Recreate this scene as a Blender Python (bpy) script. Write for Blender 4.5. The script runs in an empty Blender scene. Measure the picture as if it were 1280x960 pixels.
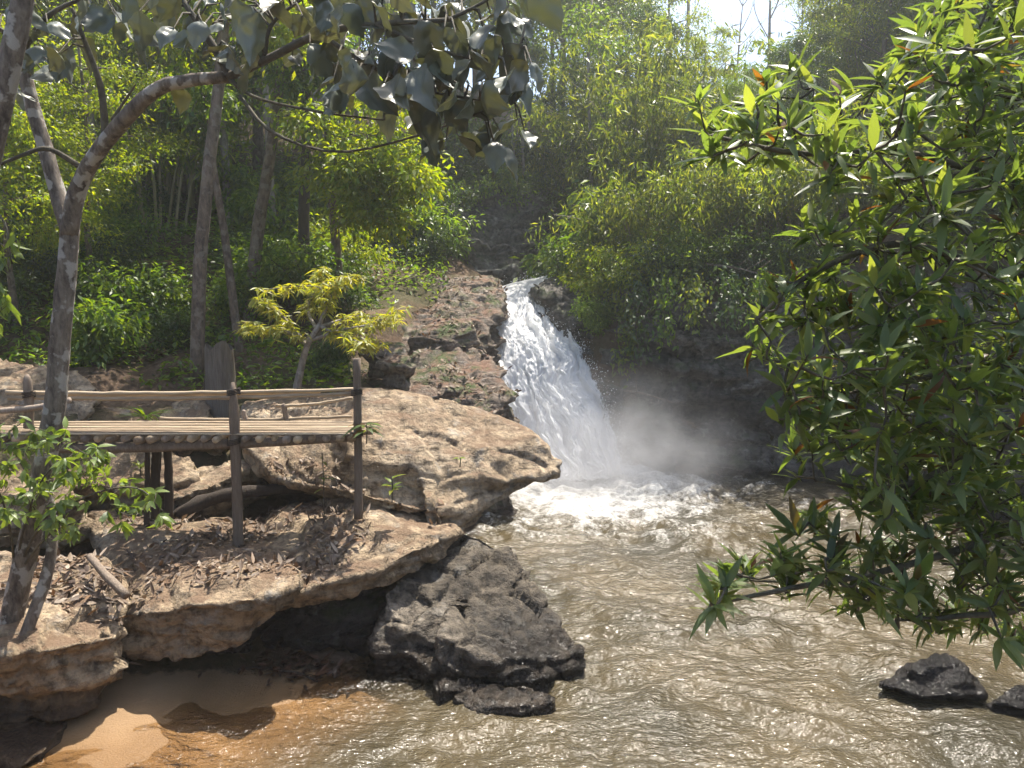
import bpy, bmesh, math, random
import numpy as np
from mathutils import Vector, Matrix
from mathutils.bvhtree import BVHTree
from mathutils.geometry import delaunay_2d_cdt

R = math.radians
SC = bpy.context.scene
COL = SC.collection
rng = np.random.RandomState(7)
random.seed(7)

# ------------------------------------------------------------------ camera
CAM_H = 4.2
PITCH = R(7.7)
FPX = 962.0
cam = bpy.data.cameras.new('camera')
cam.sensor_width = 36.0
cam.lens = FPX / 1280 * 36
cam.clip_end = 500
camo = bpy.data.objects.new('camera', cam)
COL.objects.link(camo)
camo.location = (0, 0, CAM_H)
camo.rotation_euler = (R(90) - PITCH, 0, 0)
SC.camera = camo

# ------------------------------------------------------------------ sky, sun, exposure
SUN_DIR = Vector((0.16, 0.34, 0.92)).normalized()      # towards the sun
SUN_EL = math.asin(SUN_DIR.z)
world = bpy.data.worlds.new('World')
SC.world = world
world.use_nodes = True
wn = world.node_tree
sky = wn.nodes.new('ShaderNodeTexSky')
sky.sky_type = 'NISHITA'
sky.sun_disc = False
sky.sun_elevation = SUN_EL
sky.sun_rotation = math.atan2(SUN_DIR.x, SUN_DIR.y)
sky.dust_density = 2.0
wn.links.new(sky.outputs[0], wn.nodes['Background'].inputs[0])
wn.nodes['Background'].inputs[1].default_value = 0.12
sl = bpy.data.lights.new('sun', 'SUN')
sl.energy = 5.0
sl.angle = R(0.5)
sl.color = (1.0, 0.93, 0.82)
so = bpy.data.objects.new('sun', sl)
COL.objects.link(so)
so.rotation_euler = SUN_DIR.to_track_quat('Z', 'Y').to_euler()
SC.view_settings.view_transform = 'Standard'
SC.view_settings.look = 'None'
SC.view_settings.gamma = 1
SC.view_settings.exposure = 1.3
SC.render.engine = 'CYCLES'
cy = SC.cycles
cy.max_bounces = 5
cy.use_adaptive_sampling = True
cy.adaptive_threshold = 0.03
cy.diffuse_bounces = 3
cy.glossy_bounces = 3
cy.transmission_bounces = 4
cy.transparent_max_bounces = 8
cy.volume_bounces = 1
cy.volume_step_rate = 4.0
cy.use_denoising = True
cy.sample_clamp_indirect = 6
cy.caustics_reflective = False
cy.caustics_refractive = False

# ------------------------------------------------------------------ pixel helpers
CP, SP = math.cos(PITCH), math.sin(PITCH)
def at(px, py, Y):
    u, v = (px - 640) / FPX, (480 - py) / FPX
    d = Vector((u, CP + v * SP, -SP + v * CP))
    t = Y / d.y
    return Vector((d.x * t, Y, CAM_H + d.z * t))
def pix(P):
    P = np.asarray(P, float)
    x, y, z = P[..., 0], P[..., 1], P[..., 2] - CAM_H
    f = y * CP - z * SP
    up = y * SP + z * CP
    f = np.where(f < 0.05, 0.05, f)
    return 640 + x / f * FPX, 480 - up / f * FPX, f

# ------------------------------------------------------------------ noise
_pr = np.random.RandomState(3)
_perm = np.tile(_pr.permutation(256), 3)
_grad = _pr.normal(size=(256, 3)); _grad /= np.linalg.norm(_grad, axis=1)[:, None]
def pnoise(P):
    P = np.asarray(P, float)
    i = np.floor(P).astype(int); f = P - i; i &= 255
    w = f * f * f * (f * (f * 6 - 15) + 10)
    out = 0
    for dx in (0, 1):
        wx = w[:, 0] if dx else 1 - w[:, 0]
        for dy in (0, 1):
            wy = w[:, 1] if dy else 1 - w[:, 1]
            for dz in (0, 1):
                wz = w[:, 2] if dz else 1 - w[:, 2]
                h = _perm[_perm[_perm[(i[:, 0] + dx) & 255] + ((i[:, 1] + dy) & 255)] + ((i[:, 2] + dz) & 255)]
                g = _grad[h]
                out = out + wx * wy * wz * (g[:, 0] * (f[:, 0] - dx) + g[:, 1] * (f[:, 1] - dy) + g[:, 2] * (f[:, 2] - dz))
    return out * 1.6
def fbm(P, o=4, g=.5):
    s, a = 0, 1.0
    for k in range(o):
        s = s + a * pnoise(P + 17.3 * k); P = P * 2.03; a *= g
    return s
def worley(P):
    i = np.floor(P).astype(int); f1 = np.full(len(P), 9.); f2 = f1.copy(); cid = np.zeros(len(P))
    for dx in (-1, 0, 1):
        for dy in (-1, 0, 1):
            for dz in (-1, 0, 1):
                c = i + [dx, dy, dz]; h = _perm[_perm[_perm[c[:, 0] & 255] + (c[:, 1] & 255)] + (c[:, 2] & 255)]
                d = np.linalg.norm(c + .5 + .55 * _grad[h] - P, axis=1); b = d < f1
                f2 = np.where(b, f1, np.minimum(f2, d)); cid = np.where(b, h / 255., cid); f1 = np.where(b, d, f1)
    return cid, f2 - f1
def sstep(a, b, x):
    t = np.clip((x - a) / (b - a), 0, 1); return t * t * (3 - 2 * t)

# ------------------------------------------------------------------ object helpers
def mesh_np(name, V, F, smooth=False):
    V = np.asarray(V, np.float32); F = np.asarray(F, np.int32)
    m = bpy.data.meshes.new(name)
    n, k = F.shape
    m.vertices.add(len(V)); m.vertices.foreach_set('co', V.ravel())
    m.loops.add(n * k); m.loops.foreach_set('vertex_index', F.ravel())
    m.polygons.add(n); m.polygons.foreach_set('loop_start', np.arange(0, n * k, k, dtype=np.int32))
    m.polygons.foreach_set('loop_total', np.full(n, k, np.int32))
    if smooth: m.polygons.foreach_set('use_smooth', np.ones(n, bool))
    m.update(calc_edges=True)
    return m
def attr(m, name, vals):
    a = m.attributes.new(name, 'FLOAT', 'POINT'); a.data.foreach_set('value', np.asarray(vals, np.float32))
def link(name, data, material=None, parent=None, loc=None):
    o = bpy.data.objects.new(name, data); COL.objects.link(o)
    if material is not None and data is not None and not data.materials: data.materials.append(material)
    if parent is not None: o.parent = parent
    if loc is not None: o.location = loc
    return o
def tag(o, label=None, cat=None, group=None, kind=None):
    if label: o['label'] = label
    if cat: o['category'] = cat
    if group: o['group'] = group
    if kind: o['kind'] = kind
    return o
def thing(name, loc, label, cat, group=None, rz=0, s=1):
    o = link(name, None, loc=loc); o.rotation_euler = (0, 0, rz); o.scale = (s, s, s)
    return tag(o, label, cat, group)
def copy_tree(o, parent=None):
    c = o.copy(); COL.objects.link(c); c.parent = parent
    for ch in list(o.children): copy_tree(ch, c)
    return c
class MB:                                   # collects quads
    def __init__(s): s.V = []; s.F = []; s.n = 0
    def add(s, V, F):
        s.V.append(np.asarray(V, float)); s.F.append(np.asarray(F, int) + s.n); s.n += len(V)
    def tube(s, pts, rad, k=8, cap=True, wob=0.0):
        pts = np.asarray([tuple(p) for p in pts], float); n = len(pts)
        rad = np.broadcast_to(np.asarray(rad, float), (n,))
        T = np.gradient(pts, axis=0); T /= np.linalg.norm(T, axis=1)[:, None] + 1e-9
        ref = np.array([0, 0, 1.]) if abs(T[0, 2]) < .8 else np.array([0, 1., 0])
        a = np.linspace(0, 2 * np.pi, k, endpoint=False)
        V = []
        for i in range(n):
            u = np.cross(T[i], ref); u /= np.linalg.norm(u) + 1e-9; v = np.cross(u, T[i])
            rr = rad[i] * (1 + wob * rng.uniform(-1, 1, k))
            V.append(pts[i] + (np.cos(a) * rr)[:, None] * u + (np.sin(a) * rr)[:, None] * v)
        V = np.concatenate(V); F = []
        j = np.arange(k); j2 = (j + 1) % k
        for i in range(n - 1):
            F.append(np.stack([i * k + j, i * k + j2, (i + 1) * k + j2, (i + 1) * k + j], 1))
        F = np.concatenate(F)
        if cap:
            V = np.concatenate([V, pts[:1], pts[-1:]]); c0, c1 = n * k, n * k + 1
            F = np.concatenate([F, np.stack([j2[::2], j[::2], np.full(len(j[::2]), c0), (j2[::2] + 1) % k], 1)[:, [1, 2, 3, 0]],
                                np.stack([(n - 1) * k + j[::2], (n - 1) * k + j2[::2], (n - 1) * k + (j2[::2] + 1) % k, np.full(len(j[::2]), c1)], 1)])
        s.add(V, F)
    def mesh(s, name, smooth=True): return mesh_np(name, np.concatenate(s.V), np.concatenate(s.F), smooth)
def spline(pts, n):                          # Catmull-Rom through points of any dimension
    P = np.asarray([tuple(p) for p in pts], float); m = len(P)
    P = np.vstack([2 * P[0] - P[1], P, 2 * P[-1] - P[-2]])
    t = np.linspace(0, m - 1 - 1e-6, n); i = t.astype(int); f = (t - i)[:, None]
    a, b, c, d = P[i], P[i + 1], P[i + 2], P[i + 3]
    return .5 * (2 * b + (c - a) * f + (2 * a - 5 * b + 4 * c - d) * f ** 2 + (3 * b - a - 3 * c + d) * f ** 3)

# ------------------------------------------------------------------ materials
class NT:
    def __init__(s, name):
        s.m = bpy.data.materials.new(name); s.m.use_nodes = True; s.t = s.m.node_tree; s.t.nodes.clear()
        s.out = s.t.nodes.new('ShaderNodeOutputMaterial')
    def n(s, typ, ins=None, **kw):
        x = s.t.nodes.new('ShaderNode' + typ)
        for k, v in kw.items(): setattr(x, k, v)
        for k, v in (ins or {}).items():
            sock = x.inputs[k]
            if hasattr(v, 'is_output') or isinstance(v, bpy.types.NodeSocket): s.t.links.new(v, sock)
            else: sock.default_value = v
        return x
    def ramp(s, fac, stops, interp='LINEAR'):
        x = s.n('ValToRGB', {'Fac': fac}); e = x.color_ramp.elements; x.color_ramp.interpolation = interp
        while len(e) < len(stops): e.new(.5)
        for q, (p, c) in zip(e, stops):
            q.position = p; q.color = (*c, 1) if len(c) == 3 else c
        return x.outputs[0]
    def gray(s, fac, a, b, lo=0, hi=1):
        x = s.n('MapRange', {'Value': fac, 'From Min': a, 'From Max': b, 'To Min': lo, 'To Max': hi}); return x.outputs[0]
    def mix(s, f, a, b, mode='MIX'):
        x = s.n('Mix', data_type='RGBA', blend_type=mode)
        for k, v in ((0, f), (6, a), (7, b)):
            if isinstance(v, bpy.types.NodeSocket): s.t.links.new(v, x.inputs[k])
            else: x.inputs[k].default_value = v if k == 0 else (*v, 1)
        return x.outputs[2]
    def math(s, op, a, b=0.0):
        x = s.n('Math', operation=op)
        for k, v in ((0, a), (1, b)):
            if isinstance(v, bpy.types.NodeSocket): s.t.links.new(v, x.inputs[k])
            else: x.inputs[k].default_value = v
        return x.outputs[0]
    def noise(s, scale, det=4, rough=.55, vec=None, stretch=None):
        v = vec if vec is not None else s.n('TexCoord').outputs['Object']
        if stretch: v = s.n('Mapping', {'Vector': v, 'Scale': stretch}).outputs[0]
        return s.n('TexNoise', {'Vector': v, 'Scale': scale, 'Detail': det, 'Roughness': rough}).outputs[0]
    def pos(s): return s.n('NewGeometry').outputs['Position']
    def bump(s, h, strength=.5, dist=.02):
        return s.n('Bump', {'Height': h, 'Strength': strength, 'Distance': dist}).outputs[0]
    def done(s, sh, vol=None):
        s.t.links.new(sh, s.out.inputs['Surface']); return s.m

def leaf_mat(name, cols, trans=.4, tint=(1.25, 1.15, .45), rough=.42, spec=.4, accent=None):
    t = NT(name)
    isl = t.n('NewGeometry').outputs['Random Per Island']
    ob = t.n('ObjectInfo').outputs['Random']
    r = t.math('FRACT', t.math('ADD', isl, ob))
    k = len(cols)
    c = t.ramp(r, [(i / max(1, k - 1) * (.965 if accent else 1), cc) for i, cc in enumerate(cols)] + ([(.985, accent)] if accent else []))
    v = t.gray(t.noise(1.3, 2, vec=t.pos()), .3, .7, .75, 1.25)
    hs = t.n('HueSaturation', {'Color': c, 'Value': v}).outputs[0]
    p = t.n('BsdfPrincipled', {'Base Color': hs, 'Roughness': rough, 'Specular IOR Level': spec})
    tc = t.mix(1.0, hs, tint, 'MULTIPLY')
    tc = t.n('HueSaturation', {'Color': tc, 'Value': 2.3, 'Saturation': 1.05}).outputs[0]
    tr = t.n('BsdfTranslucent', {'Color': tc})
    mx = t.n('MixShader', {0: trans, 1: p.outputs[0], 2: tr.outputs[0]})
    return t.done(mx.outputs[0])

def rock_mat(name, c0, c1, c2, soil=None, wet=0.45, scale=1.0, moss=0.0, layers=9, lichen=.55):
    t = NT(name)
    P = t.pos()
    big = t.noise(.9 * scale, 5, .6, P)
    fine = t.noise(9 * scale, 6, .65, P)
    lay = t.noise(1.0, 4, .6, P, (.7, .7, layers))
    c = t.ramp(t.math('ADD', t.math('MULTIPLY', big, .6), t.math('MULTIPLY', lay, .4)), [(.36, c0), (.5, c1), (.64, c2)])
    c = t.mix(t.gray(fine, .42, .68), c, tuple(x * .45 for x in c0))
    spots = t.noise(3.2, 5, .7, P)
    c = t.mix(t.gray(spots, .56, .66, 0, lichen), c, (.30, .29, .26))
    nz = t.n('SeparateXYZ', {0: t.n('NewGeometry').outputs['Normal']}).outputs[2]
    if soil:
        f = t.math('MULTIPLY', t.gray(nz, .7, .92), t.gray(t.noise(2.2, 5, .7, P), .42, .55))
        c = t.mix(f, c, soil)
    if moss:
        f = t.math('MULTIPLY', t.gray(nz, .1, .7), t.gray(t.noise(1.7, 5, .7, P), .5, .62, 0, moss))
        c = t.mix(f, c, (.05, .075, .02))
    z = t.n('SeparateXYZ', {0: P}).outputs[2]
    zz = t.math('ADD', z, t.math('MULTIPLY', t.math('SUBTRACT', big, .5), .5))
    w = t.gray(zz, wet - .22, wet, 1, 0)
    c = t.mix(w, c, t.mix(1.0, c, (.30, .28, .27), 'MULTIPLY'))
    ro = t.gray(w, 0, 1, .85, .2)
    h = t.math('ADD', t.math('MULTIPLY', lay, .7), t.math('ADD', fine, t.math('MULTIPLY', t.noise(32, 4, .7, P), .35)))
    p = t.n('BsdfPrincipled', {'Base Color': c, 'Roughness': ro, 'Specular IOR Level': .35, 'Normal': t.bump(h, 1.0, .07)})
    return t.done(p.outputs[0])

def bark_mat(name, c0, c1, lich, lf=.5):
    t = NT(name); P = t.pos()
    f = t.noise(14, 5, .7, P, (1, 1, .35))
    c = t.ramp(f, [(.35, c0), (.62, c1)])
    v = t.noise(7, 3, .5, P)
    c = t.mix(t.gray(v, .53, .58, 0, lf), c, lich)
    p = t.n('BsdfPrincipled', {'Base Color': c, 'Roughness': .9, 'Normal': t.bump(f, .8, .02)})
    return t.done(p.outputs[0])
def plain_mat(name, c0, c1, scale=6, rough=.8, stretch=None, bump=.5, bd=.01):
    t = NT(name); f = t.noise(scale, 5, .65, t.n('TexCoord').outputs['Object'], stretch)
    ob = t.n('ObjectInfo').outputs['Random']; isl = t.n('NewGeometry').outputs['Random Per Island']
    r = t.math('FRACT', t.math('ADD', ob, isl))
    c = t.ramp(t.math('ADD', t.math('MULTIPLY', f, .6), t.math('MULTIPLY', r, .4)), [(.3, c0), (.7, c1)])
    p = t.n('BsdfPrincipled', {'Base Color': c, 'Roughness': rough, 'Specular IOR Level': .3, 'Normal': t.bump(f, bump, bd)})
    return t.done(p.outputs[0])

M = {}
M['sandstone'] = rock_mat('sandstone', (.18, .13, .085), (.37, .28, .18), (.50, .40, .28), soil=(.17, .112, .07))
M['dark_rock'] = rock_mat('dark_rock', (.035, .029, .022), (.11, .09, .066), (.26, .22, .17), wet=.55, lichen=.25)
M['slope_rock'] = rock_mat('slope_rock', (.10, .08, .062), (.20, .155, .12), (.32, .26, .20), soil=(.15, .085, .055), moss=.9, wet=.3)
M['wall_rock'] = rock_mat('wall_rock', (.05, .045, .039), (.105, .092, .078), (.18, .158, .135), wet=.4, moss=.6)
M['wet_rock'] = rock_mat('wet_rock', (.03, .028, .026), (.055, .05, .046), (.09, .08, .075), wet=2.0, lichen=.05)
M['leaf_broad'] = leaf_mat('leaf_broad', [(.04, .085, .02), (.075, .13, .024), (.13, .18, .03), (.05, .10, .022)], trans=.46)
M['leaf_lime'] = leaf_mat('leaf_lime', [(.09, .15, .02), (.14, .19, .025), (.19, .21, .03), (.10, .16, .02)], trans=.5)
M['leaf_dark'] = leaf_mat('leaf_dark', [(.025, .05, .018), (.04, .075, .02), (.06, .095, .025)], trans=.3)
M['leaf_bamboo'] = leaf_mat('leaf_bamboo', [(.06, .095, .024), (.10, .14, .03), (.19, .21, .05), (.045, .08, .022), (.13, .17, .04)], trans=.5)
M['leaf_yellow'] = leaf_mat('leaf_yellow', [(.21, .23, .05), (.28, .28, .06), (.16, .20, .045), (.27, .23, .06)], trans=.4)
M['leaf_near'] = leaf_mat('leaf_near', [(.055, .09, .035), (.078, .12, .045), (.11, .155, .055), (.06, .095, .04), (.14, .17, .06), (.095, .14, .05)], trans=.43, rough=.38, spec=.45, accent=(.10, .045, .022))
M['leaf_foot'] = leaf_mat('leaf_foot', [(.09, .14, .04), (.12, .17, .05), (.15, .20, .06), (.08, .12, .04)], trans=.4)
M['leaf_teak'] = leaf_mat('leaf_teak', [(.07, .085, .062), (.10, .115, .085), (.14, .15, .115), (.075, .085, .055), (.09, .085, .05)], trans=.07, rough=.4, spec=.5)
M['leaf_dry'] = leaf_mat('leaf_dry', [(.085, .055, .036), (.14, .098, .064), (.29, .235, .18), (.10, .066, .043), (.055, .037, .027), (.18, .14, .105), (.16, .09, .045)], trans=.08, tint=(1, .8, .6), rough=.65)
M['leaf_rust'] = leaf_mat('leaf_rust', [(.22, .07, .03), (.28, .10, .04)], trans=.3, tint=(1.2, .7, .4))
M['bark_lichen'] = bark_mat('bark_lichen', (.045, .032, .024), (.20, .165, .13), (.40, .38, .34), .7)
M['bark_brown'] = bark_mat('bark_brown', (.05, .035, .025), (.17, .125, .09), (.26, .23, .19), .35)
M['bark_pale'] = bark_mat('bark_pale', (.12, .10, .08), (.26, .22, .18), (.35, .32, .28), .4)
M['bark_twig'] = bark_mat('bark_twig', (.04, .035, .022), (.09, .075, .05), (.16, .15, .11), .3)
M['culm'] = plain_mat('culm', (.18, .15, .075), (.32, .27, .14), 4, .5)
M['bamboo_dry'] = plain_mat('bamboo_dry', (.17, .12, .075), (.46, .36, .24), 5, .6, (1, 8, 8), .3, .004)
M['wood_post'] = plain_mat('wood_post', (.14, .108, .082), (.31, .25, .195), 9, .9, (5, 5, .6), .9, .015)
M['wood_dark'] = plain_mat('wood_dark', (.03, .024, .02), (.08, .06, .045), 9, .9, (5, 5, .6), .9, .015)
M['wood_grey'] = plain_mat('wood_grey', (.10, .085, .07), (.26, .23, .195), 7, .9, (6, 6, .5), .9, .03)

def ground_mat():
    t = NT('forest_floor'); P = t.pos()
    a = t.noise(.7, 5, .6, P); b = t.noise(11, 6, .7, P)
    c = t.ramp(t.math('ADD', t.math('MULTIPLY', a, .5), t.math('MULTIPLY', b, .5)), [(.36, (.04, .029, .019)), (.5, (.10, .066, .043)), (.62, (.18, .125, .085))])
    c = t.mix(t.gray(t.noise(.45, 4, .6, P), .45, .6, 0, .55), c, (.05, .06, .025))
    s2 = t.ramp(t.noise(1.2, 4, .6, P), [(.35, (.23, .155, .088)), (.65, (.31, .22, .135))])
    s2 = t.mix(t.gray(t.noise(90, 2, .6, P), .55, .75, 0, .5), s2, (.12, .08, .05))
    w = t.gray(t.n('SeparateXYZ', {0: P}).outputs[2], .02, .13, 1, 0)
    s2 = t.mix(w, s2, t.mix(1.0, s2, (.75, .64, .5), 'MULTIPLY'))
    sa = t.n('Attribute', attribute_name='sand').outputs['Fac']
    f = t.gray(t.math('ADD', sa, t.math('MULTIPLY', t.math('SUBTRACT', t.noise(5, 5, .65, P), .5), .9)), .42, .58)
    c = t.mix(f, c, s2)
    ro = t.math('SUBTRACT', .95, t.math('MULTIPLY', t.math('MULTIPLY', f, w), .6))
    h = t.math('ADD', t.math('MULTIPLY', b, t.gray(f, 0, 1, 1, .15)), t.math('MULTIPLY', t.noise(60, 3, .7, P), .15))
    return t.done(t.n('BsdfPrincipled', {'Base Color': c, 'Roughness': ro, 'Specular IOR Level': .2, 'Normal': t.bump(h, 1, .06)}).outputs[0])
def water_mat():
    t = NT('muddy_water'); P = t.pos()
    foam = t.n('Attribute', attribute_name='foam').outputs['Fac']
    deep = t.n('Attribute', attribute_name='deep').outputs['Fac']
    a = t.noise(.55, 4, .6, P)
    c = t.ramp(a, [(.35, (.036, .031, .018)), (.65, (.082, .063, .034))])
    n1 = t.noise(2.6, 6, .72, P, (1, .75, 1)); n2 = t.noise(14, 5, .75, P)
    fn = t.math('ADD', t.math('MULTIPLY', n1, .55), t.math('MULTIPLY', n2, .45))
    th = t.gray(foam, 0, 1, .78, .36)
    f = t.gray(t.math('SUBTRACT', fn, th), -.02, .22)
    h = t.math('ADD', t.noise(6, 4, .6, P, (.7, 1.15, 1)), t.math('MULTIPLY', t.noise(18, 3, .6, P, (.75, 1.1, 1)), .3))
    nb = t.bump(h, 1.0, .065)
    up = t.n('CombineXYZ', {2: 1.0}).outputs[0]
    fr = t.n('Fresnel', {'IOR': 1.42, 'Normal': nb}).outputs[0]
    body = t.n('MixShader', {0: deep, 1: t.n('BsdfTransparent', {'Color': (.94, .88, .76, 1)}).outputs[0], 2: t.n('BsdfDiffuse', {'Color': c, 'Normal': up}).outputs[0]})
    wet = t.n('MixShader', {0: fr, 1: body.outputs[0], 2: t.n('MixShader', {0: .5, 1: t.n('BsdfGlossy', {'Roughness': .06, 'Normal': nb}).outputs[0], 2: t.n('BsdfGlossy', {'Roughness': .21, 'Normal': nb}).outputs[0]}).outputs[0]})
    fo = t.n('BsdfDiffuse', {'Color': (.66, .65, .62, 1), 'Normal': nb})
    return t.done(t.n('MixShader', {0: f, 1: wet.outputs[0], 2: fo.outputs[0]}).outputs[0])
def falls_mat():
    t = NT('white_water'); 
    uv = t.n('Attribute', attribute_name='flow').outputs['Vector']
    edge = t.n('Attribute', attribute_name='edge').outputs['Fac']
    P = t.pos()
    n1 = t.noise(3.0, 6, .7, uv, (5.5, .6, 1)); n2 = t.noise(16, 5, .7, P)
    f = t.math('ADD', t.math('MULTIPLY', n1, .6), t.math('MULTIPLY', n2, .4))
    c = t.ramp(f, [(.30, (.70, .71, .72)), (.44, (.88, .89, .90)), (.6, (.94, .94, .94))])
    a = t.gray(t.math('SUBTRACT', f, edge), -.08, .06)
    p = t.n('BsdfPrincipled', {'Base Color': c, 'Roughness': .55, 'Specular IOR Level': .2, 'Normal': t.bump(f, .5, .04)})
    tr = t.n('BsdfTranslucent', {'Color': (.85, .86, .88, 1)})
    m1 = t.n('MixShader', {0: .5, 1: p.outputs[0], 2: tr.outputs[0]})
    mx = t.n('MixShader', {0: a, 1: t.n('BsdfTransparent').outputs[0], 2: m1.outputs[0]})
    return t.done(mx.outputs[0])
M['ground'] = ground_mat(); M['water'] = water_mat(); M['falls'] = falls_mat()
t = NT('droplet'); M['droplet'] = t.done(t.n('BsdfPrincipled', {'Base Color': (.85, .86, .88, 1), 'Roughness': .3, 'Emission Strength': 0}).outputs[0])

# ------------------------------------------------------------------ terrain height
W, E = -45.0, 55.0
S_, N_ = -14.0, 90.0
CPTS = [
 # pool bed
 (0,4,-.8),(3,5,-.9),(0,7,-.6),(3,8,-.9),(6,9,-.9),(.5,10,-.8),(4,12,-.9),(1.3,13.5,-.8),(6,13.5,-.9),(2,15.2,-.8),(5,15.4,-.8),(2,2.5,-.9),(3.5,0,-.9),(3.5,-6,-.9),(3.5,-14,-.9),(-.8,6,-.5),
 # sand bank under the ledge
 (-3.7,6.6,.045),(-2.9,7.3,.03),(-2.6,6.4,-.07),(-1.7,7.6,-.08),(-2.15,7.75,.07),(-1.3,6.6,-.32),(-2.2,8.2,.14),(-3.4,8.2,.22),(-4.4,7,.12),(-4.7,6.1,-.05),(-3.2,5.4,-.05),(-2,4.6,-.5),(-1.2,8.8,.0),
 (-3,10,.7),(-5,9.8,.9),(-1.4,10.8,.3),(-.5,10.4,-.5),(-.4,12,-.5),(-.5,13,-.3),(0,14.5,-.4),(.3,15.8,-.3),
 (-6.4,7,.5),(-5,5,-.1),(-7,4,1.8),(-8,8,1.8),(-6,11.2,2.1),(-10,12,2.8),(-4,11.8,1.9),(-2.6,12.6,2.0),(-1.6,13.5,1.9),
 (-3.5,15,2.9),(-7,16,3.7),(-12,16,4.5),(-9,21,5.9),(-16,24,8.6),(-12,33,11.5),(-24,33,15),(-2.6,17,3.6),(-2.4,19,4.2),(-4,24,6.6),(-5,33,11),(-15,48,19),(-30,50,24),(-20,14,6),(-25,5,7),(-35,20,13),
 # falls bed and stream above
 (-.2,17.5,1.6),(.8,17.3,1.1),(.3,19,2.6),(.9,19,2.4),(.6,20.6,3.5),(1.2,21.5,3.6),(1.8,24,3.9),(2.6,28,4.6),(-.6,20.5,4.0),(-.3,23.5,4.3),(-.8,25,6.8),(2,25.6,4.6),
 # right cliff: foot and top
 (3,16.3,-.4),(5.5,16.3,-.5),(8,15.2,-.5),(9.3,12,-.5),(8.6,8,-.5),(6.8,5,-.4),(6,2,-.4),(6.5,-6,-.4),
 (2.3,18.6,3.6),(3.4,17.6,3.7),(5.6,17.4,3.9),(8.8,16.2,4.1),(10.6,12.4,4.2),(10,8,3.4),(8,4.6,2.9),(7.4,1,2.6),(9,-6,3),
 (3,20.5,5),(4.6,20,5.6),(8,20,6.9),(12,17,7.2),(14,10,6.5),(14,2,6),(6,26,9.2),(12,26,11),(20,24,13.5),(2.5,31,7.5),(10,36,10.5),(13,42,11),(0,40,12.5),(25,38,20),(22,12,12),(4,50,14),(15,55,12),(28,55,21),(30,0,13),
 # bank under the viewer
 (-1,-1.5,2.6),(-1,.6,2.4),(.6,.4,2.3),(1.2,-1.5,2.3),(-3,1.5,2.3),(-1.5,2.2,.5),(-3,3,1.4),(-6,0,2.6),(0,-6,2.8),(-8,-10,4),(1,1.6,.2),
]
for x in (W, E):
    for y in (S_, 5, 40, N_): CPTS.append((x, y, 10 + .25 * max(0, y) + (4 if x < 0 else 6)))
for x in (-20, 5, 30): CPTS += [(x, N_, 24 if x != 5 else 17), (x, S_, 4 if x != 5 else -.6)]
def grid_height(xs, ys):
    pts = [Vector((p[0], p[1])) for p in CPTS]
    vco, _, tri, ov, _, _ = delaunay_2d_cdt(pts, [], [], 0, 1e-6)
    zz = [CPTS[o[0]][2] for o in ov]
    X, Y = np.meshgrid(xs, ys, indexing='ij'); Z = np.zeros_like(X)
    for f in tri:
        (ax, ay), (bx, by), (cx, cy_) = [tuple(vco[k]) for k in f]
        det = (by - cy_) * (ax - cx) + (cx - bx) * (ay - cy_)
        if abs(det) < 1e-9: continue
        l1 = ((by - cy_) * (X - cx) + (cx - bx) * (Y - cy_)) / det
        l2 = ((cy_ - ay) * (X - cx) + (ax - cx) * (Y - cy_)) / det
        l3 = 1 - l1 - l2
        m = (l1 >= -1e-6) & (l2 >= -1e-6) & (l3 >= -1e-6)
        Z[m] = (l1 * zz[f[0]] + l2 * zz[f[1]] + l3 * zz[f[2]])[m]
    return Z
GX = np.unique(np.concatenate([np.arange(W, -12, .8), np.arange(-12, 14, .2), np.arange(14, E + .1, .8)]))
GY = np.unique(np.concatenate([np.arange(S_, 2, .6), np.arange(2, 30, .2), np.arange(30, N_ + .1, .8)]))
GZ = grid_height(GX, GY)
for _ in range(2):
    g = np.pad(GZ, 1, 'edge'); GZ = (g[1:-1, 1:-1] * 2 + g[:-2, 1:-1] + g[2:, 1:-1] + g[1:-1, :-2] + g[1:-1, 2:]) / 6
_XX, _YY = np.meshgrid(GX, GY, indexing='ij')
_P = np.stack([_XX.ravel(), _YY.ravel(), np.zeros(_XX.size)], 1)
_n = fbm(_P * .5, 4).reshape(GZ.shape) * .35 * sstep(.3, 2.5, GZ) + fbm(_P * 2.2, 3).reshape(GZ.shape) * .05 * sstep(.2, 1, GZ)
GZ = GZ + _n
def hz(x, y):
    x = min(max(x, W), E - .01); y = min(max(y, S_), N_ - .01)
    i = min(np.searchsorted(GX, x, 'right') - 1, len(GX) - 2); j = min(np.searchsorted(GY, y, 'right') - 1, len(GY) - 2)
    fx = (x - GX[i]) / (GX[i + 1] - GX[i]); fy = (y - GY[j]) / (GY[j + 1] - GY[j])
    return float((GZ[i, j] * (1 - fx) + GZ[i + 1, j] * fx) * (1 - fy) + (GZ[i, j + 1] * (1 - fx) + GZ[i + 1, j + 1] * fx) * fy)
def grid_faces(nx, ny):
    i, j = np.meshgrid(np.arange(nx - 1), np.arange(ny - 1), indexing='ij'); b = (i * ny + j).ravel()
    return np.stack([b, b + ny, b + ny + 1, b + 1], 1)
V = np.stack([_XX.ravel(), _YY.ravel(), GZ.ravel()], 1)
gm = mesh_np('ground', V, grid_faces(len(GX), len(GY)), True)
gm.materials.append(M['ground'])
attr(gm, 'sand', (1 - sstep(7.35, 7.95, V[:, 1] - .12 * V[:, 0] - .35)) * (1 - sstep(.3, .6, V[:, 2])))
tag(link('ground', gm), kind='structure')

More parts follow.
